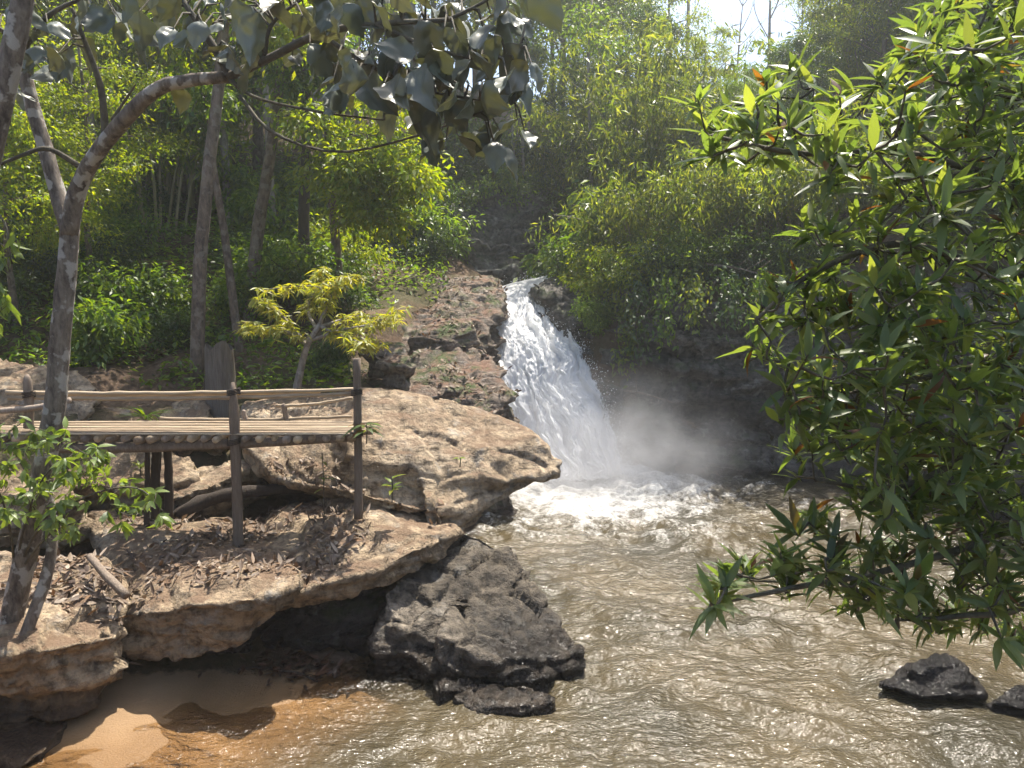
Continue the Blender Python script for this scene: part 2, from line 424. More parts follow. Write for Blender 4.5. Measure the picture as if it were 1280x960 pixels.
# ------------------------------------------------------------------ river
rx = np.arange(-6.6, 10.6, .042)
ry = np.unique(np.concatenate([np.arange(-13, 3, .4), np.arange(3, 17.4, .042)]))
X, Y = np.meshgrid(rx, ry, indexing='ij'); P = np.stack([X.ravel(), Y.ravel(), np.zeros(X.size)], 1)
dfall = np.hypot((P[:, 0] - 1.6) * .75, P[:, 1] - 15.7)
near = np.exp(-dfall / 2.6)
wp = P.copy(); wp[:, 0] += .35 * pnoise(P * .7); wp[:, 1] += .35 * pnoise(P * .7 + 9)
ridge = lambda q: 1 - 2 * np.sqrt(pnoise(q) ** 2 + .004)
amp = (.62 + 1.5 * near) * (.55 + .9 * sstep(-.25, .35, fbm(P * [.45, .6, 1] + 40, 2)))
calm = sstep(-3.2, -.6, P[:, 0] + .25 * (P[:, 1] - 7))
h = amp * (.5 + .5 * calm) * (.11 * pnoise(wp * [.8, 1.0, 1]) + .055 * ridge(wp * [1.1, 1.9, 1] + 5) + .06 * pnoise(wp * [2.0, 3.4, 1] + 8) + .028 * pnoise(wp * [4.4, 6.4, 1]) + .012 * pnoise(wp * [9, 11, 1] + 3))
h += .16 * near ** 2 * fbm(P * 2.5, 4)
rm = mesh_np('river', np.stack([P[:, 0], P[:, 1], h], 1), grid_faces(len(rx), len(ry)), True)
depth = -np.array([hz(a, b) for a, b in P[:, :2]])
attr(rm, 'deep', sstep(.02, .42, depth) * .97)
crest = np.clip((h - .02) * 3, 0, .25)
attr(rm, 'foam', np.clip(1.05 * np.exp(-dfall / 2.4) + .5 * np.exp(-np.hypot(P[:, 0] - 1.6, (P[:, 1] - 14) * .8) / 3.2) + crest * .6, 0, 1))
tag(link('river', rm, M['water']), kind='structure')

# ------------------------------------------------------------------ rocks
ROCKS = []
def rock(name, label, hulls, voxel, mat, amp=.07, strat=.05, sfreq=5.0, scale=1.1, cat='rock', group=None, tilt=(.10, -.05, 1), frac=None):
    frac = amp * 1.5 if frac is None else frac
    bm = bmesh.new()
    for pts in hulls:
        b = bmesh.new()
        for p in pts: b.verts.new(p)
        r = bmesh.ops.convex_hull(b, input=b.verts)
        junk = list({g for g in r['geom_interior'] + r['geom_unused'] if isinstance(g, bmesh.types.BMVert)})
        bmesh.ops.delete(b, geom=junk, context='VERTS')
        bmesh.ops.recalc_face_normals(b, faces=b.faces)
        tm = bpy.data.meshes.new('tmp'); b.to_mesh(tm); b.free(); bm.from_mesh(tm); bpy.data.meshes.remove(tm)
    m0 = bpy.data.meshes.new('tmp'); bm.to_mesh(m0); bm.free()
    o = bpy.data.objects.new('tmp', m0); COL.objects.link(o)
    md = o.modifiers.new('r', 'REMESH'); md.mode = 'VOXEL'; md.voxel_size = voxel
    me = bpy.data.meshes.new_from_object(o.evaluated_get(bpy.context.evaluated_depsgraph_get()))
    bpy.data.objects.remove(o); bpy.data.meshes.remove(m0)
    n = len(me.vertices); V = np.empty(n * 3, np.float32); me.vertices.foreach_get('co', V); V = V.reshape(-1, 3).astype(float)
    Nn = np.empty(n * 3, np.float32); me.vertices.foreach_get('normal', Nn); Nn = Nn.reshape(-1, 3).astype(float)
    off = len(ROCKS) * 3.7
    tl = np.array(tilt, float); tl /= np.linalg.norm(tl)
    s = V @ tl + .16 * fbm(V * .8 + off, 3)
    L = pnoise(np.stack([s * sfreq, V[:, 0] * .35 + off, V[:, 1] * .35], 1))
    side = 1 - np.abs(Nn @ tl) ** 2
    L2 = pnoise(np.stack([s * sfreq * 3.1, V[:, 0] * .8 + off, V[:, 1] * .8], 1))
    D = (strat * np.tanh(9 * L) + strat * .4 * np.tanh(9 * L2)) * (.2 + .8 * side) + amp * fbm(V * scale + off, 5, .52)
    cr = 1 - np.abs(pnoise(V * .9 * scale + 31 + off)) * 9
    D -= .07 * voxel / .04 * np.clip(cr, 0, 1)
    fac = pnoise(V * 2.6 * scale + off); D += amp * .45 * np.round(fac * 4) / 3
    W_ = V + .12 * np.stack([pnoise(V * 1.5 + 3), pnoise(V * 1.5 + 11), pnoise(V * 1.5 + 19)], 1)
    cid, gap = worley(np.stack([W_[:, 0], W_[:, 1], (W_ @ tl) * 2.2], 1) * 1.15 * scale + off)
    D += frac * (cid - .5) - frac * .55 * np.clip(1 - gap / .07, 0, 1)
    V = V + Nn * D[:, None]
    c = V.mean(0); c[2] = V[:, 2].min()
    me.vertices.foreach_set('co', (V - c).astype(np.float32).ravel())
    me.polygons.foreach_set('use_smooth', np.ones(len(me.polygons), bool)); me.name = name; me.update()
    ob = tag(link(name, me, M[mat], loc=c), label, cat, group)
    F = [tuple(p.vertices) for p in me.polygons]
    ob_bvh = BVHTree.FromPolygons([tuple(v) for v in V], F)
    ROCKS.append((ob, ob_bvh)); return ob, ob_bvh
def zl(p, z): return Vector((p.x, p.y, z))

# ledge below the bridge
A = at
f1 = [A(140,772,7.35), A(250,757,7.1), A(330,745,7.15), A(368,728,7.4)]
b1 = [A(165,826,7.45), A(250,824,7.3), A(312,808,7.3), A(352,772,7.5)]
k1 = [A(120,640,9.6), A(330,648,9.6), A(360,660,9.4), A(380,690,8.8)]
ledge1 = f1 + b1 + k1 + [zl(A(100,700,9.9), .6), zl(A(340,700,9.9), .65)]
f2 = [A(330,745,7.5), A(400,730,7.7), A(470,708,8.0), A(538,680,8.4)]
b2 = [A(350,772,7.7), A(410,745,7.85), A(470,738,8.15), A(532,706,8.5)]
k2 = [A(330,640,9.7), A(450,612,9.6), A(560,640,9.6), A(600,640,9.8)]
ledge2 = f2 + b2 + k2 + [zl(A(330,700,10.2), .6), zl(A(560,700,10.2), .75)]
LEDGE, LEDGE_B = rock('sandstone_ledge', 'long overhanging sandstone ledge covered in dead leaves under the bamboo footbridge', [ledge1, ledge2], .033, 'sandstone', .04, .055, 5, frac=.045)
# recess wall behind the sand
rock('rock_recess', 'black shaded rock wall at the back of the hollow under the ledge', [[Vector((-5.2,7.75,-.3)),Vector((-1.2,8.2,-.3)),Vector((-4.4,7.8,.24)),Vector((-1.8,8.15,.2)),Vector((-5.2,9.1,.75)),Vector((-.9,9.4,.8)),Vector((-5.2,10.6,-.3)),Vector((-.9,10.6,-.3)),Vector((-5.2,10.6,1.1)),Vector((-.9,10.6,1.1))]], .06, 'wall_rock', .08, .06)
# big tan rock with the nose over the pool
body = [A(300,512,11.0), A(400,494,10.9), A(490,490,10.7), A(560,508,10.6), A(440,545,9.7), A(520,560,9.6), A(330,590,9.8), A(440,628,9.0), A(520,645,9.1), A(575,640,9.4), A(620,600,9.8), A(600,530,10.5),
        zl(A(320,600,11.6), 1.2), zl(A(560,600,11.4), .9), A(320,500,12.2), A(500,490,12.2)]
nose = [A(540,505,10.9), A(610,522,10.7), A(650,536,10.5), A(668,548,10.3), A(703,578,10.2), A(692,594,10.2), A(655,606,9.9), A(632,622,9.6), A(590,652,9.3), A(540,686,9.0), A(530,640,9.0), A(520,580,9.5), A(560,500,11.8), A(640,530,11.6), zl(A(590,640,11), 1.0), zl(A(650,590,11.2), 1.5)]
BIG, BIG_B = rock('nose_rock', 'big tan sunlit rock with a pointed nose jutting over the pool', [body, nose], .036, 'sandstone', .055, .09, 2.6, .8, tilt=(.28, -.18, 1), frac=.07)
# dark boulder at the water
bl = [A(462,830,7.75), A(478,745,8.1), A(515,700,8.7), A(585,668,9.3), A(628,690,9.3), A(645,720,8.7), A(620,790,8.0), A(540,845,7.5), zl(A(470,865,7.7), -.5), zl(A(640,860,7.9), -.5), zl(A(500,700,10.2), -.5), zl(A(640,700,10.2), -.5), A(560,664,10.1)]
br = [A(548,800,7.5), A(568,742,8.2), A(640,735,8.6), A(692,766,8.3), A(726,812,7.9), A(732,835,7.8), A(690,845,7.55), A(610,820,7.4), A(552,855,7.35), zl(A(555,880,7.4), -.4), zl(A(700,870,7.5), -.4), zl(A(738,850,8.2), -.4), A(640,690,9.3)]
DARKB, DARKB_B = rock('dark_boulder', 'large dark grey boulder with a flat sunlit face at the pool edge', [bl, br], .03, 'dark_rock', .07, .05, 4, 1.5, frac=.10)
rock('foot_stone', 'small wet grey stone at the foot of the dark boulder', [[A(562,868,7.15), A(600,848,7.3), A(655,854,7.2), A(690,868,7.1), A(660,884,6.95), A(600,888,6.95), zl(A(565,890,7.1), -.3), zl(A(695,885,7.1), -.3), zl(A(620,860,7.6), -.3)]], .022, 'dark_rock', .035, .02, 7, 2.2)
rock('flat_stone', 'low flat stone half sunk between the dark boulder and the sand', [[A(540,848,7.4), A(590,842,7.35), A(600,862,7.2), A(550,866,7.2), zl(A(540,872,7.3), -.3), zl(A(610,868,7.3), -.3), zl(A(570,840,7.7), -.3)]], .025, 'dark_rock', .03, .02, 7, 2.2)
# near left boulder and the one below it
rock('left_boulder', 'rounded tan boulder carrying the lichen-barked tree beside the sand', [[A(-120,700,7.9), A(0,688,7.9), A(120,700,7.9), A(150,735,7.5), A(166,757,7.25), A(152,792,6.85), A(60,815,6.45), A(-20,820,6.3), A(-160,815,6.3), A(-150,920,6.6), A(0,908,6.6), A(60,900,6.65), A(110,880,6.85), A(146,850,7.0), zl(A(-150,900,8.2), .1), zl(A(150,850,8.2), .2)]], .035, 'sandstone', .07, .05, 4.5, 1.2)
rock('low_stone', 'flat grey brown stone on the sand below the rounded tan boulder', [[A(-80,915,6.5), A(40,906,6.6), A(85,905,6.7), A(60,935,6.3), A(10,968,6.05), A(-80,975,6.0), zl(A(85,912,6.8), 0), zl(A(50,960,6.2), -.1), zl(A(-80,985,6.0), -.1), zl(A(-80,915,7), -.1)]], .03, 'sandstone', .04, .03, 7, 1.6)
# rocks behind the bridge
rock('brown_mound', 'rust brown rock mound behind the left end of the footbridge', [[A(-150,470,11.2), A(-20,446,11.5), A(60,452,11.5), A(125,482,11.2), A(110,520,10.6), A(-150,530,10.5), zl(A(-150,520,12.6), 1.5), zl(A(120,520,12.6), 1.7), zl(A(-120,540,10.4), 1.3), zl(A(110,540,10.5), 1.3)]], .05, 'sandstone', .08, .05, 4)
for lab, pts in (('pale slab of rock lying in sun below the bridge deck', [(205,612,9.7),(250,584,10.3),(318,566,10.6),(322,585,10.2),(270,606,9.7),(210,622,9.5)]),
                 ('rounded tan rock below the bridge beside the dark support posts', [(70,600,9.6),(110,572,10.2),(200,560,10.4),(248,575,10.2),(240,595,9.8),(150,612,9.5)]),
                 ('grey boulder showing above the deck beside the stump', [(205,520,11.2),(225,500,11.6),(262,500,11.6),(268,530,11.0),(210,540,10.8)]),
                 ('brown rock showing between rail and deck beside the lichen tree', [(80,520,11.0),(110,505,11.4),(165,510,11.4),(170,535,10.9),(85,540,10.7)]),
                 ('sandy brown rock under the left end of the deck', [(-80,620,8.9),(-20,590,9.4),(70,590,9.5),(100,620,9.1),(40,655,8.6),(-60,660,8.6)])):
    ps = [A(*p) for p in pts]; rock('bank_rock', lab, [ps + [zl(p + Vector((0, .5, 0)), p.z - .7) for p in ps]], .04, 'sandstone', .05, .04, 5, 1.5)
# stepped slope left of the falls
def slab(label, top, thick, voxel=.06, mat='slope_rock', **kw):
    ps = [A(*p) for p in top]; return rock('slope_slab', label, [ps + [p + Vector((.05, .1, -thick)) for p in ps]], voxel, mat, **kw)
slab('dark blocky rock at the lower left edge of the waterfall', [(530,500,13.2),(560,470,14.2),(618,468,14.4),(640,482,13.9),(642,500,13.4),(600,530,12.8)], 2.2, amp=.09, strat=.08)
slab('broad leaf-strewn rock step left of the waterfall', [(430,530,12.6),(400,490,13.6),(505,440,15.0),(560,415,15.8),(622,440,15.0),(630,470,14.3),(560,490,13.4)], 1.6, amp=.08, strat=.08)
slab('flat tilted slab overhanging the rock slope by the waterfall', [(508,420,15.3),(545,398,16.0),(590,396,16.0),(596,412,15.6),(560,424,15.2)], .35, .05, amp=.03, strat=.03)
slab('upper rock step beside the lip of the waterfall', [(470,440,15.6),(520,390,16.8),(570,362,18.2),(622,355,18.9),(628,372,18.2),(612,420,16.4),(560,430,15.6)], 1.8, amp=.09, strat=.09)
slab('highest brown ledge where the stream enters the fall', [(480,372,18.6),(530,350,19.8),(600,342,20.4),(624,350,20.0),(622,362,19.4),(560,372,18.8)], 1.2, amp=.09, strat=.08)
slab('squarish block on the slope near the yellow tree', [(452,440,13.6),(462,430,14.0),(500,430,14.0),(504,442,13.6)], .5, .045, amp=.04, strat=.04)
slab('second squarish block below the yellow tree', [(470,452,13.3),(488,440,13.6),(514,444,13.4),(505,458,13.1)], .45, .045, amp=.04, strat=.04)
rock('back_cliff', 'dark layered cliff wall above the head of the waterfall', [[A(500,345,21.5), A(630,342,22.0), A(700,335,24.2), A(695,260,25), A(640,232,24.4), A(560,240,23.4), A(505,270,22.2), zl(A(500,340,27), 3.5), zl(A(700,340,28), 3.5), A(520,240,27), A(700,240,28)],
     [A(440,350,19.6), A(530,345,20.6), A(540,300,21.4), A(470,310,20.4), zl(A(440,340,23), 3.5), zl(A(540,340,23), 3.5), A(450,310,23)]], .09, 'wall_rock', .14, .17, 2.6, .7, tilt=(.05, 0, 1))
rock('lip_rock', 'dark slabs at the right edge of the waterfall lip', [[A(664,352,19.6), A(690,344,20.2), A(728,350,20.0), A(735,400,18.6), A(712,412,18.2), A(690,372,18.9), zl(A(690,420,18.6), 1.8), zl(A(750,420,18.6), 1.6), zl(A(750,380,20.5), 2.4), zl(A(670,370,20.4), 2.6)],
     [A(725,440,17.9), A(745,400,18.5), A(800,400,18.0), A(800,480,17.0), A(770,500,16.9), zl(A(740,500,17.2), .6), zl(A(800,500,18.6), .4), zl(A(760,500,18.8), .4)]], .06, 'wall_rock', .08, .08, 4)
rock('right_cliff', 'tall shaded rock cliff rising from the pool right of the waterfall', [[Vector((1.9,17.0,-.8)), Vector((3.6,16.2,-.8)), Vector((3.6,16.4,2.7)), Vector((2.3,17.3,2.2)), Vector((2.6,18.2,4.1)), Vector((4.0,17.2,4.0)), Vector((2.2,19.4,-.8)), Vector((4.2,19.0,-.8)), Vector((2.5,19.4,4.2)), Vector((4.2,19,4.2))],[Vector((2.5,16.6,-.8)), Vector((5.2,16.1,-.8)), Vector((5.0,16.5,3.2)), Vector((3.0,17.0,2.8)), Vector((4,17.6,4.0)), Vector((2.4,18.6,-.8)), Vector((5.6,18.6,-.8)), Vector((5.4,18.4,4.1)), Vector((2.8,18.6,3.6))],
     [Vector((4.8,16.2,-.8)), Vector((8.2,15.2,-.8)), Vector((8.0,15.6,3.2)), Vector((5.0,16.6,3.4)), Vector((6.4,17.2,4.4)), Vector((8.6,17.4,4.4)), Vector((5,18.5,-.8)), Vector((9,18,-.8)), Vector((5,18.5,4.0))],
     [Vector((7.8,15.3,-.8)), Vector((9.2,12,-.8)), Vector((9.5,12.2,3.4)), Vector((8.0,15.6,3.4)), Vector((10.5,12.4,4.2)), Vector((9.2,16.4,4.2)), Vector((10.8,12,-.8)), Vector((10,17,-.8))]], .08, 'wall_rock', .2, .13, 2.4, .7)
rock('falls_bed', 'wet dark rock chute beneath the white water', [[A(600,380,20.4), A(610,400,19.3), A(625,455,18.2), A(645,525,17.2), A(668,606,16.2), A(700,360,21.4), A(715,405,19.6), A(745,455,18.4), A(775,515,17.4), A(812,606,16.5), Vector((-.3,21,-.8)), Vector((2.8,21,-.8)), Vector((.4,16.2,-.8)), Vector((2.8,16.5,-.8))]], .08, 'wet_rock', .1, .08, 3)
# stones in the river
rock('river_stone', 'black wet stone breaking the current under the leaning shrub', [[A(1100,856,7.35), A(1140,828,7.4), A(1188,818,7.4), A(1218,845,7.2), A(1228,864,7.1), A(1160,872,7.05), zl(A(1095,870,7.8), -.3), zl(A(1230,875,7.5), -.3), zl(A(1200,830,8.2), -.3), zl(A(1120,840,8.2), -.3)]], .025, 'wet_rock', .04, .03, 6, 2)
rock('river_stone', 'low black wet stone by the right bank of the river', [[A(1235,880,7.0), A(1265,860,7.1), A(1310,856,7.1), A(1330,876,6.9), A(1290,892,6.85), zl(A(1230,886,7.4), -.3), zl(A(1335,886,7.4), -.3), zl(A(1290,860,7.9), -.3)]], .025, 'wet_rock', .04, .03, 6, 2)

# ------------------------------------------------------------------ waterfall
Lp = [A(650,352,22.4), A(622,361,20.2), A(604,392,18.9), A(608,445,17.7), A(628,520,16.6), A(660,596,15.9), zl(A(668,606,15.7), -.1)]
Rp = [A(700,338,23.4), A(694,350,20.8), A(712,402,19.1), A(732,450,18.0), A(758,510,17.0), A(785,585,16.2), zl(A(792,600,16.0), -.1)]
ns, nt_ = 230, 360
l, r = spline(Lp, nt_), spline(Rp, nt_)
s = np.linspace(0, 1, ns)
Q = l[:, None] * (1 - s)[None, :, None] + r[:, None] * s[None, :, None]
bul = (.45 + .55 * np.sin(np.pi * s) ** .7)[None, :] * (.38 * sstep(.18, .5, np.linspace(0, 1, nt_)))[:, None]
Q[..., 1] -= bul * .8; Q[..., 2] += bul * .55
tt, ss = np.meshgrid(np.linspace(0, 1, nt_), s, indexing='ij')
wid = np.linalg.norm(r - l, axis=1)
flow = np.stack([(ss - .5) * 2.4, tt * 6, 0 * tt], -1).reshape(-1, 3)
turb = sstep(.12, .45, tt).ravel()
fw = flow + .25 * np.stack([pnoise(flow * 1.5), pnoise(flow * 1.5 + 7), 0 * flow[:, 0]], 1)
dd = turb * (.20 * fbm(fw * [4.5, .7, 1], 4, .55) + .025 * fbm(Q.reshape(-1, 3) * 9, 3, .7)) + .03 * fbm(Q.reshape(-1, 3) * 4, 3)
V = Q.reshape(-1, 3).copy(); V[:, 1] -= dd * .75; V[:, 2] += dd * .6; V[:, 0] += turb * .07 * pnoise(V * 4)
fm = mesh_np('waterfall', V, grid_faces(nt_, ns), True)
edge = np.clip(.62 * np.maximum(1 - ss / .16, (ss - .80) / .20), 0, 1).ravel() * sstep(.1, .3, tt).ravel() + .05
attr(fm, 'edge', edge)
fa = fm.attributes.new('flow', 'FLOAT_VECTOR', 'POINT'); fa.data.foreach_set('vector', flow.astype(np.float32).ravel())
tag(link('waterfall', fm, M['falls']), kind='structure')
# thrown drops
nd = 7000
it = (rng.beta(2.2, 1.3, nd) * (nt_ - 1)).astype(int); isx = (rng.uniform(0, 1, nd) ** .6 * (ns - 1)).astype(int)
B = V.reshape(nt_, ns, 3)[it, isx]; outw = np.abs(rng.normal(0, .13, nd)) + .02
D = B + np.stack([rng.normal(0, .10, nd) + .15 * (isx / ns > .85) * rng.rand(nd), -outw * .8, outw * .7 + rng.normal(0, .05, nd)], 1)
sz = .003 + .009 * rng.rand(nd) ** 2.5
oct_ = np.array([(1,0,0),(0,1,0),(-1,0,0),(0,-1,0),(0,0,1.5),(0,0,-1.5)], float)
of = np.array([(0,1,4),(1,2,4),(2,3,4),(3,0,4),(1,0,5),(2,1,5),(3,2,5),(0,3,5)])
VV = (D[:, None] + oct_[None] * sz[:, None, None]).reshape(-1, 3)
FF = (of[None] + 6 * np.arange(nd)[:, None, None]).reshape(-1, 3)
tag(link('spray_drops', mesh_np('spray_drops', VV, FF, True), M['droplet']), 'white drops thrown off the waterfall', 'spray', kind='stuff')
# mist at the foot of the fall
def mist():
    t = NT('mist'); g = t.n('TexCoord').outputs['Object']
    d = t.n('VectorMath', {0: g}, operation='LENGTH').outputs['Value']
    f = t.gray(d, .15, 1.0, 1, 0); f = t.math('POWER', f, 1.6)
    n = t.gray(t.noise(2.4, 4, .65, g), .38, .66, .05, 1)
    v = t.n('VolumePrincipled', {'Color': (.95, .96, 1, 1), 'Anisotropy': .45, 'Density': t.math('MULTIPLY', t.math('MULTIPLY', f, n), 1.5)})
    t.t.links.new(v.outputs[0], t.out.inputs['Volume']); return t.m
bm = bmesh.new(); bmesh.ops.create_icosphere(bm, subdivisions=3, radius=1.0); mm = bpy.data.meshes.new('mist'); bm.to_mesh(mm); bm.free()
mo = link('mist', mm, mist(), loc=(1.9, 15.2, .55)); mo.scale = (3.3, 2.0, 2.2); tag(mo, 'white mist drifting over the foot of the waterfall', 'mist', kind='stuff')

# ------------------------------------------------------------------ leaves
def leaf_data(L, Wd, curl=.25, fold=.25, nseg=4, shape=.8, wave=0.0, ph=0.0):
    tq = np.linspace(0, 1, nseg + 1); V = []; F = []
    for i, q in enumerate(tq):
        y = L * q; z = -curl * L * q * q
        w = Wd * .5 * max(.02, math.sin(math.pi * min(1, q ** shape)))
        wz = wave * Wd * math.sin(q * 9 + ph)
        V += [(-w, y, z + fold * w + wz), (0, y, z), (w, y, z + fold * w - wz)]
        if i: b = 3 * i; F += [(b - 3, b - 2, b + 1, b), (b - 2, b - 1, b + 2, b + 1)]
    return np.array(V), np.array(F)
def big_leaf(L, Wd, curl, fold, seed):
    ny, nx = 19, 11; V = []
    for i in range(ny):
        q = i / (ny - 1); w = Wd * .5 * max(.03, math.sin(math.pi * q ** .72)) * (1 + .10 * math.sin(q * 17 + seed))
        for j in range(nx):
            u = 2 * j / (nx - 1) - 1
            V.append((u * w, L * q + .04 * L * abs(u) * math.sin(q * 3), -curl * L * q * q + fold * abs(u) * w - .30 * w * u * u * (seed % 2) + .016 * L * abs(math.sin(11 * (q - .3 * abs(u)))) * min(1, 3 * abs(u))))
    V = np.array(V); V[:, 2] += .10 * L * fbm(V * [9, 9, 2] / .3 * .33 + seed * 7.1, 2); V[:, 0] += .03 * L * pnoise(V * 9 + seed)
    return V, grid_faces(ny, nx)
def frame_mat(p, d, nrm, s=1.0):
    d = np.asarray(d, float); d = d / (np.linalg.norm(d) + 1e-9)
    x = np.cross(d, nrm); x /= np.linalg.norm(x) + 1e-9; z = np.cross(x, d)
    m = np.eye(4); m[:3, 0] = x * s; m[:3, 1] = d * s; m[:3, 2] = z * s; m[:3, 3] = p
    return m
def join_leaves(name, datas, mats, material, parent, which=None):
    VV, FF, n = [], [], 0
    mats = np.asarray(mats)
    idx = np.arange(len(mats)) % len(datas) if which is None else np.asarray(which)
    for k, (v, f) in enumerate(datas):
        mk = mats[idx == k]
        if not len(mk): continue
        w = np.einsum('nij,vj->nvi', mk[:, :3, :3], v) + mk[:, None, :3, 3]
        VV.append(w.reshape(-1, 3)); FF.append((f[None] + n + len(v) * np.arange(len(mk))[:, None, None]).reshape(-1, f.shape[1])); n += len(mk) * len(v)
    m = mesh_np(name, np.concatenate(VV), np.concatenate(FF), True)
    return link(name, m, material, parent)
def leaves_on(root, datas, mats, material, n_ind=300, name='leaf'):
    """root sits at an unrotated location; mats are world matrices"""
    off = np.array(root.location); mats = np.array(mats)
    px, py, f = pix(mats[:, :3, 3])
    inside = (px > 0) & (px < 1280) & (py > 0) & (py < 960)
    order = np.argsort(np.where(inside, 0, 1000) + f)
    mats = mats.copy(); mats[:, :3, 3] -= off
    meshes = []
    for i, (v, fc_) in enumerate(datas):
        m = mesh_np(name, v, fc_, True); m.materials.append(material); meshes.append(m)
    for k in order[:n_ind]:
        o = link(name, meshes[k % len(meshes)], None, root); o.matrix_basis = Matrix(mats[k].tolist())
    rest = order[n_ind:]
    if len(rest):
        o = join_leaves('foliage', datas, mats[rest], material, root, rest % len(datas)); o['kind'] = 'stuff'
def unit(v): v = np.asarray(v, float); return v / (np.linalg.norm(v) + 1e-9)

def quad_leaves(C, Dr, Nr, L, Wd):
    """many single-quad folded leaves"""
    Dr = Dr / np.linalg.norm(Dr, axis=1)[:, None]; S = np.cross(Dr, Nr); S /= np.linalg.norm(S, axis=1)[:, None] + 1e-9
    U = np.cross(S, Dr); n = len(C); L = L[:, None]; Wd = Wd[:, None]
    V = np.stack([C, C + Dr * L * .45 + S * Wd + U * Wd * .4, C + Dr * L - U * L * .12, C + Dr * L * .45 - S * Wd + U * Wd * .4], 1).reshape(-1, 3)
    return V, np.arange(n * 4).reshape(n, 4)

# ------------------------------------------------------------------ tree prototypes (built at the origin, copied)
def arc(p0, d, length, droop, n=6, jit=.06):
    pts = [np.array(p0, float)]; d = unit(d); st = length / (n - 1)
    for i in range(n - 1):
        d = unit(d + np.array([0, 0, -droop / n]) + rng.normal(0, jit, 3)); pts.append(pts[-1] + d * st)
    return np.array(pts)
def make_tree(name, H, r, crown0, spread, nlimb, nleaf, lsize, material, bark, clump=.55, droop=.5, narrow=.42, lean=(0, 0), hang=.35):
    root = link(name, None)
    top = np.array([lean[0], lean[1], H])
    tr = spline([(0, 0, -.4), (lean[0] * .15 + rng.normal(0, .1), lean[1] * .15, H * .3), (lean[0] * .5 + rng.normal(0, .15), lean[1] * .5, H * .65), top], 14)
    tb = MB(); tb.tube(tr, np.linspace(r, r * .22, 14) * np.r_[1.35, np.ones(13)], 9, wob=.07)
    link('trunk', tb.mesh('trunk'), M[bark], root)
    lb = MB(); cl = []
    for i in range(nlimb):
        q = crown0 + (1 - crown0) * (i + rng.rand()) / nlimb
        p = tr[min(13, int(q * 13))]; az = i * 2.4 + rng.normal(0, .3)
        ln = spread * (1.15 - .55 * q) * rng.uniform(.7, 1.2)
        d = (math.cos(az), math.sin(az), rng.uniform(.2, .9))
        a_ = arc(p, d, ln, droop); lb.tube(a_, np.linspace(r * .35, r * .07, 6), 5, cap=False)
        for k in (2, 3, 4, 5):
            for _ in range(2 if k < 5 else 3):
                d2 = unit(a_[k] - a_[k - 1]) + rng.normal(0, .7, 3); s2 = arc(a_[k], d2, ln * rng.uniform(.2, .42), droop, 4, .1)
                lb.tube(s2, np.linspace(r * .1, r * .03, 4), 4, cap=False); cl += [s2[-1], s2[2]]
    for _ in range(4): cl.append(tr[-1] + rng.normal(0, spread * .15, 3))
    link('limbs', lb.mesh('limbs'), M[bark], root)
    cl = np.array(cl); ci = rng.randint(0, len(cl), nleaf)
    sc = clump * rng.uniform(.5, 1.2, len(cl))
    off = rng.normal(0, 1, (nleaf, 3)) * [1, 1, .55] * (sc[ci] * .55)[:, None]
    C = cl[ci] + off; Dr = off + rng.normal(0, .35, (nleaf, 3)) + [0, 0, -hang]
    Nr = np.array([0, 0, 1.]) + rng.normal(0, .55, (nleaf, 3))
    L = lsize * rng.uniform(.6, 1.3, nleaf)
    V, F = quad_leaves(C, Dr, Nr, L, L * narrow * .5)
    link('crown', mesh_np('crown', V, F), M[material], root)
    return root
def make_shrub(name, H, spread, nstem, nleaf, lsize, material, narrow=.4, hang=.3, droop=.8, clump=.3):
    root = link(name, None); sb = MB(); pts = []
    for i in range(nstem):
        az = i * 2.4 + rng.normal(0, .4); o = rng.uniform(0, spread)
        d = (math.cos(az) * o / H, math.sin(az) * o / H, 1)
        a_ = arc((math.cos(az) * .1, math.sin(az) * .1, -.1), d, H * rng.uniform(.7, 1.2), droop, 8, .1)
        sb.tube(a_, np.linspace(.022, .006, 8), 5, cap=False); pts += list(a_[2:])
        for k in (3, 4, 5, 6):
            s2 = arc(a_[k], rng.normal(0, 1, 3) + [0, 0, .3], H * .28, droop, 4, .1); sb.tube(s2, np.linspace(.008, .003, 4), 4, cap=False); pts += list(s2[1:])
    link('stems', sb.mesh('stems'), M['bark_twig'], root)
    pts = np.array(pts); ci = rng.randint(0, len(pts), nleaf)
    off = rng.normal(0, clump * .5, (nleaf, 3)) * [1, 1, .7]
    Dr = off + rng.normal(0, .12, (nleaf, 3)) + [0, 0, -hang * .3]
    L = lsize * rng.uniform(.6, 1.3, nleaf)
    V, F = quad_leaves(pts[ci] + off, Dr, np.array([0, 0, 1.]) + rng.normal(0, .5, (nleaf, 3)), L, L * narrow * .5)
    link('foliage', mesh_np('foliage', V, F), M[material], root)['kind'] = 'stuff'
    return root
